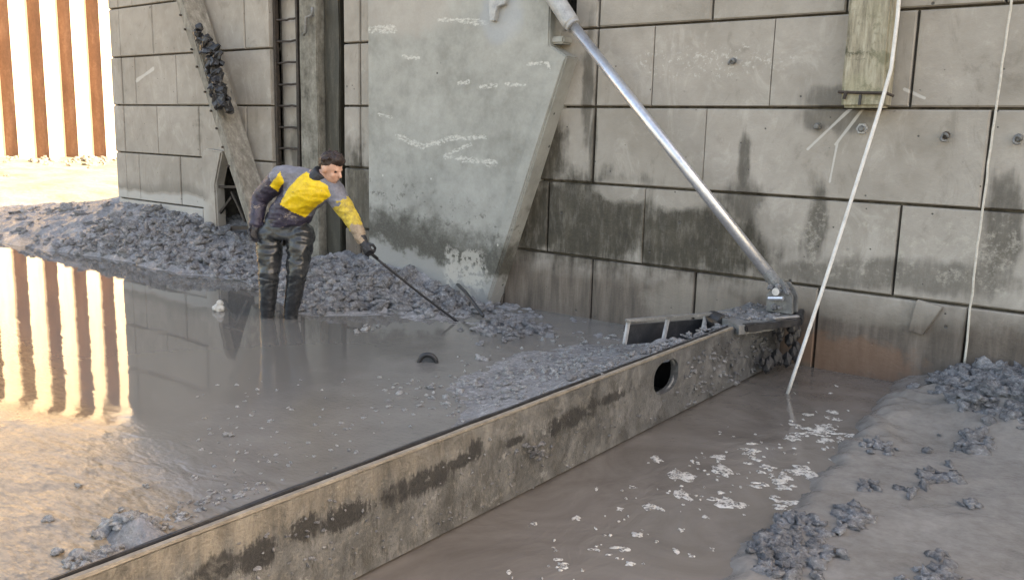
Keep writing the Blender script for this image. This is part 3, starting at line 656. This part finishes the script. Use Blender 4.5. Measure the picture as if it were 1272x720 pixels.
# ------------------------------------------------------------------ sheet piles in the sun
XPi = -26.0; PIT = .83
sp = empty('sheet_pile_wall', (XPi, 11.5, .8)); tag(sp, 'sunlit steel sheet pile wall, pale with rust brown flanks, beyond the lock wall', 'sheet piling')
prof = [(0, 0), (0.0, .23), (.42, .39), (.42, .39+.27), (0, .83)]   # depth toward the camera side, along y
pm = bmesh.new(); vv = []
zb, zt_ = .2, 7.2
for (d, y_) in prof: vv.append((pm.verts.new((d, y_, zb)), pm.verts.new((d, y_, zt_))))
mi = [1, 1, 0, 0]
prof_m = {0: 1, 1: 0, 2: 1, 3: 1}
for i in range(4):
    f = pm.faces.new((vv[i][0], vv[i+1][0], vv[i+1][1], vv[i][1])); f.material_index = {0: 0, 1: 1, 2: 0, 3: 0}[i]
pmesh = bpy.data.meshes.new('pile'); pm.to_mesh(pmesh); pm.free(); pmesh.materials.append(M_PALEPILE); pmesh.materials.append(M_RUSTPILE)
for k in range(30):
    o = bpy.data.objects.new('pile', pmesh); COL.objects.link(o); o.parent = sp; o.location = (0, -9.6+k*PIT+.12, -.8)
b = bmesh.new(); box(b, (XPi-.3, -2, 7.2), (XPi+.4, 26, 7.5), .03); child(frombm('capping_beam', b, M_PALEPILE), sp)
b = bmesh.new(); box(b, (XPi-.6, -2, 0), (XPi-.32, 26, 7.19)); child(frombm('fill_behind', b, M_SAND), sp)

# ------------------------------------------------------------------ mud clods, foam, floating bits
ico = []
for k in range(14):
    b = bmesh.new(); bmesh.ops.create_icosphere(b, subdivisions=3 if k < 6 else 2, radius=1)
    for v in b.verts:
        v.co *= 1 + .9*mn.noise(v.co*1.2+Vector((k*7.3, 0, 0))) + .55*mn.noise(v.co*2.9+Vector((0, k*3.1, 0)))
    for v in b.verts: v.co.z *= .6
    vs_ = np.array([v.co[:] for v in b.verts]); fs_ = np.array([[v.index for v in f.verts] for f in b.faces]); b.free(); ico.append((vs_, fs_))
def clods(name, items, label, cat, mat=M_CLOD):
    V = []; F = []; n = 0
    for (x, y, z, s) in items:
        vs_, fs_ = ico[random.randrange(6) if s > .042 else random.randrange(6, 14)]
        e = np.array([random.uniform(0, 6.28), random.gauss(0, .45), random.gauss(0, .45)])
        ca, sa = math.cos(e[0]), math.sin(e[0]); R = np.array(((ca, -sa, 0), (sa, ca, 0), (0, 0, 1)))
        cb, sb = math.cos(e[1]), math.sin(e[1]); R = R @ np.array(((1, 0, 0), (0, cb, -sb), (0, sb, cb)))
        q = (vs_*np.array((s*random.uniform(.7, 1.5), s*random.uniform(.7, 1.3), s*random.uniform(.7, 1.3)))) @ R.T + np.array((x, y, z))
        V.append(q); F.append(fs_+n); n += len(q)
    V = np.concatenate(V); F = np.concatenate(F)
    me = bpy.data.meshes.new(name); me.from_pydata(V.tolist(), [], F.tolist()); me.polygons.foreach_set('use_smooth', [True]*len(F)); me.update()
    o = link(name, me, mat); tag(o, label, cat, None, 'stuff'); return o
def sc1(f, *a): return float(f(np.array([a[0]]), np.array([a[1]]))[0])
def scatter(n, x0, x1, y0, y1, dens, hf, s0, s1, emb=.55):
    X = RNG.uniform(x0, x1, n); Y = RNG.uniform(y0, y1, n); H = hf(X, Y); k = RNG.random(n) < dens(X, Y, H)
    S = s0*(s1/s0)**(RNG.random(n)**1.7)
    return [(a, c, d+s*(.5-emb), s) for a, c, d, s in zip(X[k], Y[k], H[k], S[k])]
it = scatter(6500, -14.5, -8.3, 4.0, 6.35, lambda X, Y, H: np.where(H > ZL+.02, np.clip(.02+1.0*smooth(X, -12.3, -10.2)+.5*fbm(X*1.4, Y*1.4, 2), .04, 1)*np.clip((H-ZL)/.12, .2, 1), 0)*.8, h_left, .018, .085)
clods('mud_clods', it, 'heap of grey mud clods banked against the wall left of the leaning beam foot', 'mud')
it = scatter(6500, -8.3, -4.7, 4.6, 6.15, lambda X, Y, H: np.where(H > ZL+.01, np.clip((H-ZL)/.08, .25, 1), 0)*.85, h_left, .016, .075)
it += [(p.x, p.y, ZL+.005, random.uniform(.02, .06)) for p in [G(random.gauss(630, 22), random.gauss(408, 7), ZL) for _ in range(60)]]
clods('mud_clods', it, 'heap of broken grey mud clods at the foot of the concrete buttress', 'mud')
it = scatter(5200, -1.45, 1.0, 4.7, 6.36, lambda X, Y, H: np.clip((H-.10)/.12, 0, 1)*.8, h_shelf, .016, .07)
for (px, py, r, n, s1) in ((1222, 500, 22, 90, .06), (1205, 548, 14, 40, .05), (1168, 587, 14, 30, .05), (1062, 633, 12, 34, .05), (1058, 640, 10, 20, .04), (985, 680, 26, 90, .045), (990, 640, 14, 30, .04), (970, 665, 14, 30, .04), (1090, 548, 12, 16, .035), (1085, 600, 7, 10, .03), (1130, 606, 8, 8, .025), (1205, 620, 7, 9, .035), (1172, 716, 22, 40, .045), (1165, 683, 6, 8, .03), (1020, 655, 8, 10, .03)):
    for _ in range(n):
        p = G(random.gauss(px, r), random.gauss(py, r*.45), .06); h = sc1(h_shelf, p.x, p.y)
        if h > -.01: it.append((p.x, p.y, max(h, 0)+.004, random.uniform(.012, s1*.75)))
clods('mud_clods', it, 'dark mud clods heaped on the mud shelf under the thin rope', 'mud')
it = []
def h_pool(x, y): return max(ZL, sc1(h_left, x, y))
for _ in range(430):
    t_ = random.random(); px = 560+300*t_+random.gauss(0, 45); py = 512-95*t_-abs(random.gauss(0, 28))
    if py < 404: continue
    p = G(px, py, ZL+.05); it.append((p.x, p.y, h_pool(p.x, p.y)+.002, random.uniform(.005, .017) if random.random() < .9 else random.uniform(.015, .032)))
for _ in range(170):
    p = G(random.uniform(240, 640), random.uniform(470, 610), ZL)
    if p.x < XG-.1: it.append((p.x, p.y, ZL, random.uniform(.004, .013)))
for (px, py, r, n, s1) in ((152, 658, 13, 46, .036), (128, 690, 12, 26, .028), (190, 657, 10, 16, .024), (98, 704, 9, 12, .022), (590, 482, 8, 8, .03), (600, 447, 5, 5, .03), (540, 480, 6, 5, .02), (456, 408, 7, 8, .03), (282, 541, 4, 4, .018), (100, 603, 3, 3, .016), (178, 604, 3, 3, .012), (72, 688, 4, 4, .02), (63, 646, 4, 3, .014), (152, 632, 3, 2, .012), (640, 500, 9, 8, .02), (720, 455, 12, 12, .03), (680, 470, 10, 10, .025)):
    for _ in range(n):
        p = G(random.gauss(px, r), random.gauss(py, r*.4), ZL); it.append((p.x, p.y, h_pool(p.x, p.y)+.004, random.uniform(.008, s1)))
for _ in range(70):
    t_ = random.random(); px = 205+110*t_+random.gauss(0, 14); py = 650-40*t_-abs(random.gauss(0, 10)); p = G(px, py, ZL)
    if p.x < XG-.12: it.append((p.x, p.y, ZL, random.uniform(.004, .014)))
M_SCUM = mat_mud('pale_scum', (.12, .118, .115), (.34, .335, .325), (.6, .59, .57), (.15, .4), .8, 2.5, .7)
clods('floating_silt', it, 'scattered mud crumbs and scum floating on the pool behind the gate', 'silt', M_SCUM)
it = []
for _ in range(90):
    y_ = random.uniform(8, 16); x_ = -25.2+random.expovariate(1/.9); it.append((x_, y_, sc1(h_far, x_, y_)+.02, random.uniform(.03, .13)))
clods('rubble', it, 'scattered stones at the foot of the sunlit sheet piles', 'rubble', M_TIMBER)
# splashes of mud stuck on the gate face
it = []
for (px, py, r, n, s1) in ((665, 562, 9, 34, .014), (700, 570, 20, 10, .008), (760, 525, 14, 14, .008), (545, 650, 30, 20, .007), (430, 665, 40, 26, .008), (880, 455, 12, 16, .012), (905, 440, 14, 12, .012), (870, 482, 10, 8, .01), (930, 425, 14, 10, .012), (815, 500, 14, 10, .01), (350, 690, 40, 26, .008), (600, 600, 40, 20, .007), (640, 600, 30, 16, .007)):
    for _ in range(n):
        p = XP(random.gauss(px, r), random.gauss(py, r*.7), XG)
        if .0 < p.z < ZG-.02: it.append((XG+.002, p.y, p.z, random.uniform(.004, s1)))
for _ in range(150):
    y_ = random.uniform(4.7, 6.2); it.append((XG+.002 if y_ < 5.4 else XG+.01, y_, random.uniform(.02, ZG-.06), random.uniform(.004, .016)))
for _ in range(70):
    it.append((random.uniform(-2.46, -2.14), random.uniform(5.6, 6.25), ZG+.015, random.uniform(.008, .03)))
for _ in range(120):
    y_ = random.uniform(3.6, 5.5); it.append((random.uniform(-2.42, -2.27), y_, ZG-.015, random.uniform(.006, .022)))
o = clods('mud_splashes', it, None, None); child(o, gate)
# foam
fv, ff = [], []
def foam(px, py, a, b_, z=.0):
    p = G(px, py, z); d = 1.0/ FPX * (p-EYE).length
    n = 14; ph = random.random()*6.28; i0 = len(fv); seed = random.random()*90
    hgt = .002+.003*random.random()
    ux = Vector((MROT[0][0], MROT[1][0], 0)).normalized(); uy = Vector((-ux.y, ux.x, 0)); asp = 1.64/(p-EYE).length
    rr = []
    for k in range(n):
        t_ = 2*math.pi*k/n; r = 1+.9*mn.noise(Vector((math.cos(t_)*1.4+seed, math.sin(t_)*1.4, seed)))+.5*mn.noise(Vector((math.cos(t_)*3.4+seed, math.sin(t_)*3.4, seed)))
        q = p + ux*(a*d*r*math.cos(t_)) + uy*(b_*d/asp*r*math.sin(t_)); rr.append(q)
    for q in rr: fv.append((q.x, q.y, z+.001))
    for q in rr: r2 = p.lerp(q, .8); fv.append((r2.x, r2.y, z+hgt))
    fv.append((p.x, p.y, z+hgt*1.2))
    for k in range(n):
        ff.append((i0+k, i0+(k+1) % n, i0+n+(k+1) % n, i0+n+k)); ff.append((i0+n+k, i0+n+(k+1) % n, i0+2*n))
for (px, py, a, b_) in ((848, 591, 11, 6), (910, 627, 14, 6), (838, 591, 7, 4), (815, 570, 6, 4), (820, 632, 5, 3), (850, 615, 11, 5), (808, 628, 7, 4), (897, 585, 11, 6), (893, 568, 9, 4), (843, 590, 9, 3), (792, 664, 7, 3), (774, 682, 6, 3), (782, 700, 5, 3), (715, 643, 6, 3), (770, 632, 5, 2), (741, 607, 3, 2), (786, 605, 4, 2), (903, 619, 6, 3), (886, 619, 8, 2), (895, 612, 5, 2), (845, 658, 3, 2), (877, 642, 4, 2), (840, 684, 3, 3), (632, 710, 3, 2), (664, 650, 3, 2), (690, 683, 3, 2), (885, 682, 3, 2), (859, 690, 3, 2)):
    foam(px, py, a, b_)
for (x0, y0, x1, y1, n, a) in ((985, 540, 1062, 548, 16, 6), (950, 585, 1020, 592, 14, 7), (930, 605, 985, 600, 14, 6), (962, 620, 990, 632, 10, 6), (975, 530, 1040, 535, 14, 5), (1010, 512, 1045, 520, 5, 5), (925, 560, 960, 588, 12, 5), (690, 695, 705, 710, 5, 5), (740, 680, 765, 685, 5, 4)):
    for _ in range(n):
        t_ = random.random(); foam(x0+(x1-x0)*t_+random.gauss(0, 4), y0+(y1-y0)*t_+random.gauss(0, 4), a*random.uniform(.4, 1.6), a*random.uniform(.15, .45))
for _ in range(120):
    t_ = random.random()**.6; px = 640+400*t_+random.gauss(0, 30); py = 720-205*t_+random.gauss(0, 26)
    p = G(px, py, 0)
    if p.x > XG+.15 and p.x < np.interp(p.y, ey, ex)-.03: foam(px, py, random.uniform(.8, 2.4), random.uniform(.5, 1.2))
fo = pydata('foam', fv, ff, M_FOAMW, None, True); tag(fo, 'white foam flecks drifting on the brown channel water', 'foam', None, 'stuff')

# single things lying about
wl_ = bmesh.new(); q = G(272, 386, ZL)
for (dx, dz, r, e) in ((0, .03, .04, 1.3), (.01, .07, .03, 1.0), (-.03, .02, .03, .9), (.025, .02, .028, 1.0)):
    bmesh.ops.create_icosphere(wl_, subdivisions=2, radius=r, matrix=Matrix.Translation(q+Vector((dx*.79, dx*.61, dz))) @ Matrix.Diagonal((1, 1, e, 1)))
for v in wl_.verts: v.co += Vector(mn.noise_vector(v.co*30))*.012
tag(frombm('pale_lump', wl_, M_FOAM), 'small whitish lump sticking out of the still pool behind the man', 'debris')
ty = empty('sunken_pipe', G(531, 448, ZL)); q = G(531, 450, ZL)
b = bmesh.new(); rr_ = Vector((.79, .61, 0))
tube(b, [q + rr_*(.062*math.cos(a)) + Vector((0, 0, .062*math.sin(a)-.004)) for a in np.linspace(-.3, math.pi+.3, 18)], .017, 10); child(frombm('rim', b, M_BLACK, smooth=True), ty)
b = bmesh.new(); back = Vector((-.6, .78, 0)); tube(b, [q+Vector((0, 0, -.01)), q+back*.16+Vector((0, 0, -.05))], [.055, .05], 14); child(frombm('barrel', b, M_BLACK), ty)
tag(ty, 'dark round pipe mouth half sunk in the silty pool', 'pipe')
b = bmesh.new(); s0, s1 = G(54, 295, .12), G(106, 262, .46); beam(b, s0, s1, .09, .09, Vector((0, 0, 1)), .01, 10, .015)
tag(frombm('driftwood', b, M_RUST), 'dark straight stick lying across the bluish mud beyond the wall corner', 'stick')
b = bmesh.new(); s0, s1 = G(600, 392, ZL+.08), G(560, 345, .25); tube(b, [s0, s0.lerp(s1, .5)+Vector((0, 0, .03)), s1], .016, 7)
tag(frombm('driftwood', b, M_BLACK, smooth=True), 'thin dark stick poking out of the clod heap under the buttress', 'stick')

# ------------------------------------------------------------------ the man
FT = G(347, 394, ZL); RR = Vector((MROT[0][0], MROT[1][0], 0)).normalized(); FF = Vector((RR.y, -RR.x, 0)); UU = Vector((0, 0, 1))
def H(r, u, f=0.0): return FT + RR*r + UU*u + FF*f          # right in the picture, up, toward the viewer
man = empty('person', FT); tag(man, 'man in yellow and grey jacket and black waders bending with a long rod', 'person')
def ellip(bm, c, ax, n=2):
    """ellipsoid from centre and three axis vectors"""
    m = Matrix((ax[0], ax[1], ax[2])).transposed().to_4x4(); m.translation = c
    bmesh.ops.create_icosphere(bm, subdivisions=n+1, radius=1, matrix=m)
def chain(bm, pts, rads, n=14):
    """tapered limb: dense tube with round joints"""
    P = [Vector(p) for p in pts]
    for i in range(len(P)-1):
        tube(bm, [P[i], P[i+1]], [rads[i], rads[i+1]], n)
    for p, r in zip(P, rads): bmesh.ops.create_icosphere(bm, subdivisions=2, radius=r, matrix=Matrix.Translation(p))
def loft(bm, rings, n=20):
    """rings: (centre, half-width vector, half-depth vector)"""
    R = []
    for c, a, d in rings:
        R.append([bm.verts.new(c + a*math.copysign(abs(math.cos(t))**.85, math.cos(t)) + d*math.copysign(abs(math.sin(t))**.85, math.sin(t))) for t in np.linspace(0, 2*math.pi, n, endpoint=False)])
    for A, B in zip(R, R[1:]):
        for k in range(n): bm.faces.new((A[k], A[(k+1) % n], B[(k+1) % n], B[k]))
    bm.faces.new(R[0][::-1]); bm.faces.new(R[-1])
def fuse(name, bm, voxel, mats, wr=0.0, wf=(20, 20, 20), it_=4, parent=man):
    """one continuous skin over the pieces, smoothed, with cloth creases"""
    bmesh.ops.recalc_face_normals(bm, faces=bm.faces)
    me = bpy.data.meshes.new(name); bm.to_mesh(me); bm.free(); o = bpy.data.objects.new(name, me); COL.objects.link(o)
    md = o.modifiers.new('r', 'REMESH'); md.mode = 'VOXEL'; md.voxel_size = voxel; md.adaptivity = 0
    ms = o.modifiers.new('s', 'SMOOTH'); ms.factor = .5; ms.iterations = it_
    dg = bpy.context.evaluated_depsgraph_get(); dg.update(); nm = bpy.data.meshes.new_from_object(o.evaluated_get(dg))
    o.modifiers.clear(); o.data = nm; bpy.data.meshes.remove(me)
    if wr:
        n = len(nm.vertices); co = np.zeros(n*3); nm.vertices.foreach_get('co', co); no = np.zeros(n*3); nm.vertices.foreach_get('normal', no)
        co = co.reshape(-1, 3); no = no.reshape(-1, 3)
        for i in range(n):
            v = Vector(co[i]); q = Vector((v.x*wf[0], v.y*wf[1], v.z*wf[2]))
            w = (1-abs(mn.noise(q))*2.2) + .5*(1-abs(mn.noise(q*2.1+Vector((5, 3, 1))))*2)
            co[i] += no[i]*wr*(w-.6)
        nm.vertices.foreach_set('co', co.reshape(-1)); nm.update()
    nm.polygons.foreach_set('use_smooth', [True]*len(nm.polygons))
    for m in mats: nm.materials.append(m)
    child(o, parent); return o
def paint(o, fn):
    for p in o.data.polygons: p.material_index = fn(p.center, p.normal)

M_SKIN = mat_simple('skin', [(.42, .22, .15), (.55, .31, .22), (.62, .38, .28)], .5, 20, None, .15)
M_HAIR = mat_simple('dark_hair', [(.012, .007, .006), (.03, .016, .012), (.07, .04, .03)], .45, 40, None, .8)
M_YELM = mat_simple('mud_stained_yellow', [(.10, .075, .04), (.50, .36, .05), (.78, .60, .06)], .65, 22, None, .4)
M_GREYC = mat_simple('grey_cloth', [(.10, .10, .115), (.16, .16, .185), (.24, .24, .27)], .6, 14, None, .3)
def mat_muddy(name, base, mud, lo, hi):
    t = NT(name); n = t.noise(24, 6, .7); m = t.noise(11, 8, .75, .8)
    col = t.mix(t.ramp(m, lo, hi), t.cr(n, [(.3, base[0]), (.7, base[1])]), t.cr(n, [(.3, mud[0]), (.7, mud[1])]))
    return t.done(col, t.ramp(m, lo, hi, .5, .75), t.bump(t.add(n, m), .5, .01))
M_YEL = mat_muddy('yellow_cloth', ((.58, .37, .012), (.82, .57, .015)), ((.05, .04, .03), (.22, .17, .10)), .60, .66)
M_NAVY = mat_muddy('muddy_dark_cloth', ((.014, .012, .022), (.05, .042, .07)), ((.16, .125, .10), (.40, .33, .28)), .55, .64)
M_TANM = mat_simple('tan_muddy_sleeve', [(.12, .085, .055), (.30, .22, .15), (.46, .36, .26)], .7, 24, None, .5)
M_WADER = mat_simple('black_wader', [(.012, .013, .014), (.026, .028, .03), (.06, .062, .066)], .2, 9, None, .4)
M_BOOT = mat_simple('wet_boot', [(.012, .013, .014), (.026, .027, .029), (.07, .07, .072)], .18, 12, None, .4)
M_COLLAR = mat_simple('black_collar', [(.008, .008, .01), (.015, .015, .018), (.03, .03, .034)], .5, 20)
M_EYE = mat_simple('dark_eye', [(.01, .008, .008), (.02, .015, .012)], .3, 20)

def HP(px, py, f=0.0):                                       # pixel at a plane f metres in front of his feet
    d = ray(px, py); c = FT + FF*f; return EYE + d*((c-EYE).dot(FF)/d.dot(FF))
def PX(p): c = MROT.transposed() @ (Vector(p)-EYE); return CX-FPX*c.x/c.z, CY+FPX*c.y/c.z
# joints
hipL, hipR = HP(335, 288, .0), HP(374, 289, .03)          # picture left, picture right
kneL, kneR = HP(334, 341, .07), HP(369, 339, .10)
ankL, ankR = HP(332, 397, .02), HP(361, 395, .03)
pel = HP(354, 281, .0); wai = HP(362, 261, .03); che = HP(384, 239, .10); nek = HP(397, 219, .16)
shL, shR = HP(351, 219, .07), HP(414, 237, .15)
elL, wrL = HP(322, 247, -.05), HP(317, 281, .06)
elR, wrR = HP(437, 272, .20), HP(452, 302, .28)
hed = HP(412, 209, .20)
# body: one continuous figure under the clothes, with head
bm = bmesh.new()
chain(bm, [pel, wai, che, nek], [.12, .11, .12, .06]); chain(bm, [shL, nek, shR], [.06, .055, .06])
chain(bm, [shL, elL, wrL], [.05, .038, .028]); chain(bm, [shR, elR, wrR], [.05, .038, .028])
chain(bm, [hipL, kneL, ankL], [.08, .05, .03]); chain(bm, [hipR, kneR, ankR], [.08, .05, .03]); chain(bm, [hipL, pel, hipR], [.085, .1, .085])
# head axes: looks to picture right, toward the viewer and down
look = (RR*.80 + FF*.48 - UU*.42).normalized(); up_ = (UU*.90 + RR*.30 + FF*.25); up_ = (up_-look*up_.dot(look)).normalized(); lat = look.cross(up_).normalized()
def HD(l, u, s): return hed + look*l + up_*u + lat*s
chain(bm, [nek, HD(-.015, -.06, 0)], [.058, .058])
ellip(bm, HD(-.012, .025, 0), (look*.098, up_*.10, lat*.077)); ellip(bm, HD(.022, -.045, 0), (look*.072, up_*.075, lat*.058)); ellip(bm, HD(.052, -.085, 0), (look*.032, up_*.026, lat*.034))
ellip(bm, HD(.078, .022, 0), (look*.016, up_*.016, lat*.045))
chain(bm, [HD(.088, .012, 0), HD(.112, -.022, 0)], [.010, .0155]); ellip(bm, HD(.088, -.056, 0), (look*.012, up_*.008, lat*.024)); ellip(bm, HD(.084, -.070, 0), (look*.012, up_*.008, lat*.02))
for s in (-1, 1):
    ellip(bm, HD(-.01, -.012, s*.078), (look*.022, up_*.034, lat*.010)); ellip(bm, HD(.06, -.03, s*.04), (look*.022, up_*.022, lat*.018))
body = fuse('body', bm, .0085, [M_SKIN, M_EYE], 0, it_=2)
def near(c, q, r): return (c-q).length < r
paint(body, lambda c, n: 1 if any(near(c, HD(.078, .004, s*.033), .012) for s in (-1, 1)) or near(c, HD(.095, -.063, 0), .006) else 0)
# hair: cap with tousled tufts
bm = bmesh.new()
for (l, u, s, r) in ((-.03, .05, 0, .094), (.02, .085, 0, .07), (-.06, .02, 0, .075), (.045, .10, .02, .045), (.05, .09, -.025, .04), (-.07, -.02, .0, .055)):
    ellip(bm, HD(l, u, s), (look*r, up_*r*.8, lat*r*.9))
for k in range(60):
    th = random.uniform(0, 6.28); ph = random.uniform(.0, 1.5); d = (up_*math.cos(ph)+(look*math.cos(th)+lat*math.sin(th))*math.sin(ph))
    if d.dot(look) > .72: continue
    q = HD(-.015, .04, 0)+Vector((d.dot(RR), 0, 0))*0+d*.092; e = q+(d*.4+look*.5+Vector((random.gauss(0, .4), random.gauss(0, .4), random.gauss(0, .4)))).normalized()*random.uniform(.02, .045)
    tube(bm, [q-d*.02, q, e], [.014, .011, .003], 6)
hair = fuse('hair', bm, .0075, [M_HAIR], .004, (60, 60, 60), 1)
# jacket
bm = bmesh.new()
ax = (nek-pel).normalized(); sw = (shR-shL).normalized(); fw = sw.cross(ax).normalized()
if fw.dot(FF) < 0: fw = -fw
loft(bm, [(pel+ax*.0, RR*.185, FF*.13), (pel+ax*.08, (RR*.7+sw*.3)*.18, fw*.135), (wai+ax*.03, (RR*.5+sw*.5)*.185, fw*.14), (che-ax*.02, sw*.195, fw*.15), (che+ax*.06, sw*.20, fw*.145), (nek-ax*.05, sw*.15, fw*.11), (nek-ax*.0, sw*.075, fw*.072)])
chain(bm, [nek-ax*.05-sw*.05, shL, elL, wrL+(wrL-elL).normalized()*-.02], [.085, .098, .073, .058]); chain(bm, [nek-ax*.05+sw*.05, shR, elR, wrR+(wrR-elR).normalized()*-.03], [.085, .095, .066, .047])
jac = fuse('jacket', bm, .009, [M_NAVY, M_YEL, M_GREYC, M_YELM, M_TANM], .007, (7, 7, 17), 4)
def seg_t(c, a, b): d = b-a; return (c-a).dot(d)/d.length_squared
def dist_seg(c, a, b): t = min(1, max(0, seg_t(c, a, b))); return (c-(a+(b-a)*t)).length
def inpoly(q, P):
    r = False
    for (x0, y0), (x1, y1) in zip(P, P[1:]+P[:1]):
        if (y0 > q[1]) != (y1 > q[1]) and q[0] < (x1-x0)*(q[1]-y0)/(y1-y0)+x0: r = not r
    return r
YCH = [(380, 213), (407, 231), (411, 243), (393, 257), (379, 270), (362, 263), (348, 254), (357, 235), (369, 222)]
YAR = [(335, 231), (348, 213), (353, 226), (345, 238)]
def jpaint(c, n):
    v = Vector(mn.noise_vector(c*22)); q = PX(c+v*.004)
    fr = n.dot(FF) > -.15
    dL = min(dist_seg(c, shL, elL), dist_seg(c, elL, wrL)); dR = min(dist_seg(c, shR, elR), dist_seg(c, elR, wrR))
    if dR < .11 and (c-shR).dot((elR-shR).normalized()) > .07:
        t1 = seg_t(c, shR, elR); t2 = seg_t(c, elR, wrR)
        if t2 > .35+v.x*.3: return 4
        if t1 > .45+v.y*.2: return 3
        return 2
    if fr and inpoly(q, YCH): return 1
    if fr and inpoly(q, YAR): return 1
    if dL < .115 and (c-shL).dot((elL-shL).normalized()) > .06: return 0
    if (c-pel).dot(ax) > .24 and (q[0] > 352 or q[1] < 226): return 2
    return 0
paint(jac, jpaint)
bm = bmesh.new(); tube(bm, [nek-ax*.035, nek+ax*.015, nek+ax*.05], [.092, .08, .073], 20, True)
fuse('collar', bm, .009, [M_COLLAR], .003, (30, 30, 30), 2)
# waders
bm = bmesh.new()
loft(bm, [(pel+UU*-.10+RR*.005, RR*.19, FF*.135), (pel+UU*-.02, RR*.193, FF*.14), (pel+UU*.06+RR*.02, RR*.185, FF*.138), (pel+UU*.12+RR*.04, RR*.175, FF*.13)])
for h_, k_, a_ in ((hipL, kneL, ankL), (hipR, kneR, ankR)):
    chain(bm, [h_+UU*-.02, h_.lerp(k_, .5), k_, k_.lerp(a_, .35)], [.118, .106, .088, .07])
wad = fuse('waders', bm, .012, [M_WADER], .010, (7, 7, 13), 3)
for k_, a_ in ((kneL, ankL), (kneR, ankR)):
    bm = bmesh.new(); kk = k_.lerp(a_, .12)
    chain(bm, [kk, k_.lerp(a_, .5), a_+UU*.04, a_+UU*-.06], [.078, .075, .062, .058]); chain(bm, [a_+UU*-.07, a_+UU*-.09+FF*.14+RR*.06], [.055, .045])
    tube(bm, [kk+UU*.03, kk+UU*.0], [.086, .085], 18)
    fuse('boot', bm, .011, [M_BOOT], .004, (12, 12, 18), 2)
# gloves with separate fingers
RODT = G(573, 403, ZL-.03); gr = wrR+(wrR-elR).normalized()*.075
rd = (RODT-gr).normalized()
def glove(wr, fore, palmn, curl, grip=None):
    bm = bmesh.new(); d = fore.normalized(); pn = palmn.normalized(); sd = d.cross(pn).normalized()
    chain(bm, [wr-d*.05, wr, wr+d*.03], [.046, .038, .036])
    loft(bm, [(wr+d*.0, sd*.034, pn*.024), (wr+d*.045, sd*.044, pn*.022), (wr+d*.09, sd*.044, pn*.019)])
    for i, L in enumerate((.070, .080, .075, .058)):
        q = wr+d*.085+sd*(.033-.022*i); v = d.copy(); seq = [q]
        for j, fr in enumerate((.42, .33, .25)):
            a = curl[j]; ca, sa = math.cos(a), math.sin(a); v = (v*ca+pn*sa).normalized() if j == 0 else (v*ca+(sd.cross(v)*(-1) if (sd.cross(v)).dot(pn) < 0 and j == 0 else sd.cross(v))*sa).normalized()
            q = q+v*L*fr; seq.append(q)
        chain(bm, seq, [.0115, .0108, .010, .009], 8)
    q = wr+d*.03+sd*.036; chain(bm, [q, q+sd*.028+d*.025+pn*.015, q+sd*.02+d*.055+pn*.035], [.014, .012, .0105], 8)
    return fuse('glove', bm, .0055, [M_COLLAR], 0, it_=1)
pnR = (rd.cross(wrR-elR)).cross(wrR-elR).normalized()
if pnR.dot(rd) < 0: pnR = -pnR
glove(wrR, wrR-elR, pnR, (.9, 1.1, .8)); glove(wrL, wrL-elL, RR*.6+FF*.6, (.35, .4, .3))
# the rod in his hand
rb = empty('probing_rod', RODT); tag(rb, 'long thin black rod held in the gloved hand, its tip in the mud', 'rod')
b = bmesh.new(); st_ = gr-rd*.05; n = 10
tube(b, [st_.lerp(RODT, t_)+Vector((0, 0, -.012*math.sin(math.pi*t_))) for t_ in np.linspace(.12, 1, n)], [.0105]*n, 8); child(frombm('shaft', b, M_COLLAR, smooth=True), rb)
b = bmesh.new(); tube(b, [st_, st_.lerp(RODT, .14)], [.015, .014], 10); child(frombm('grip', b, M_BLACK, smooth=True), rb)
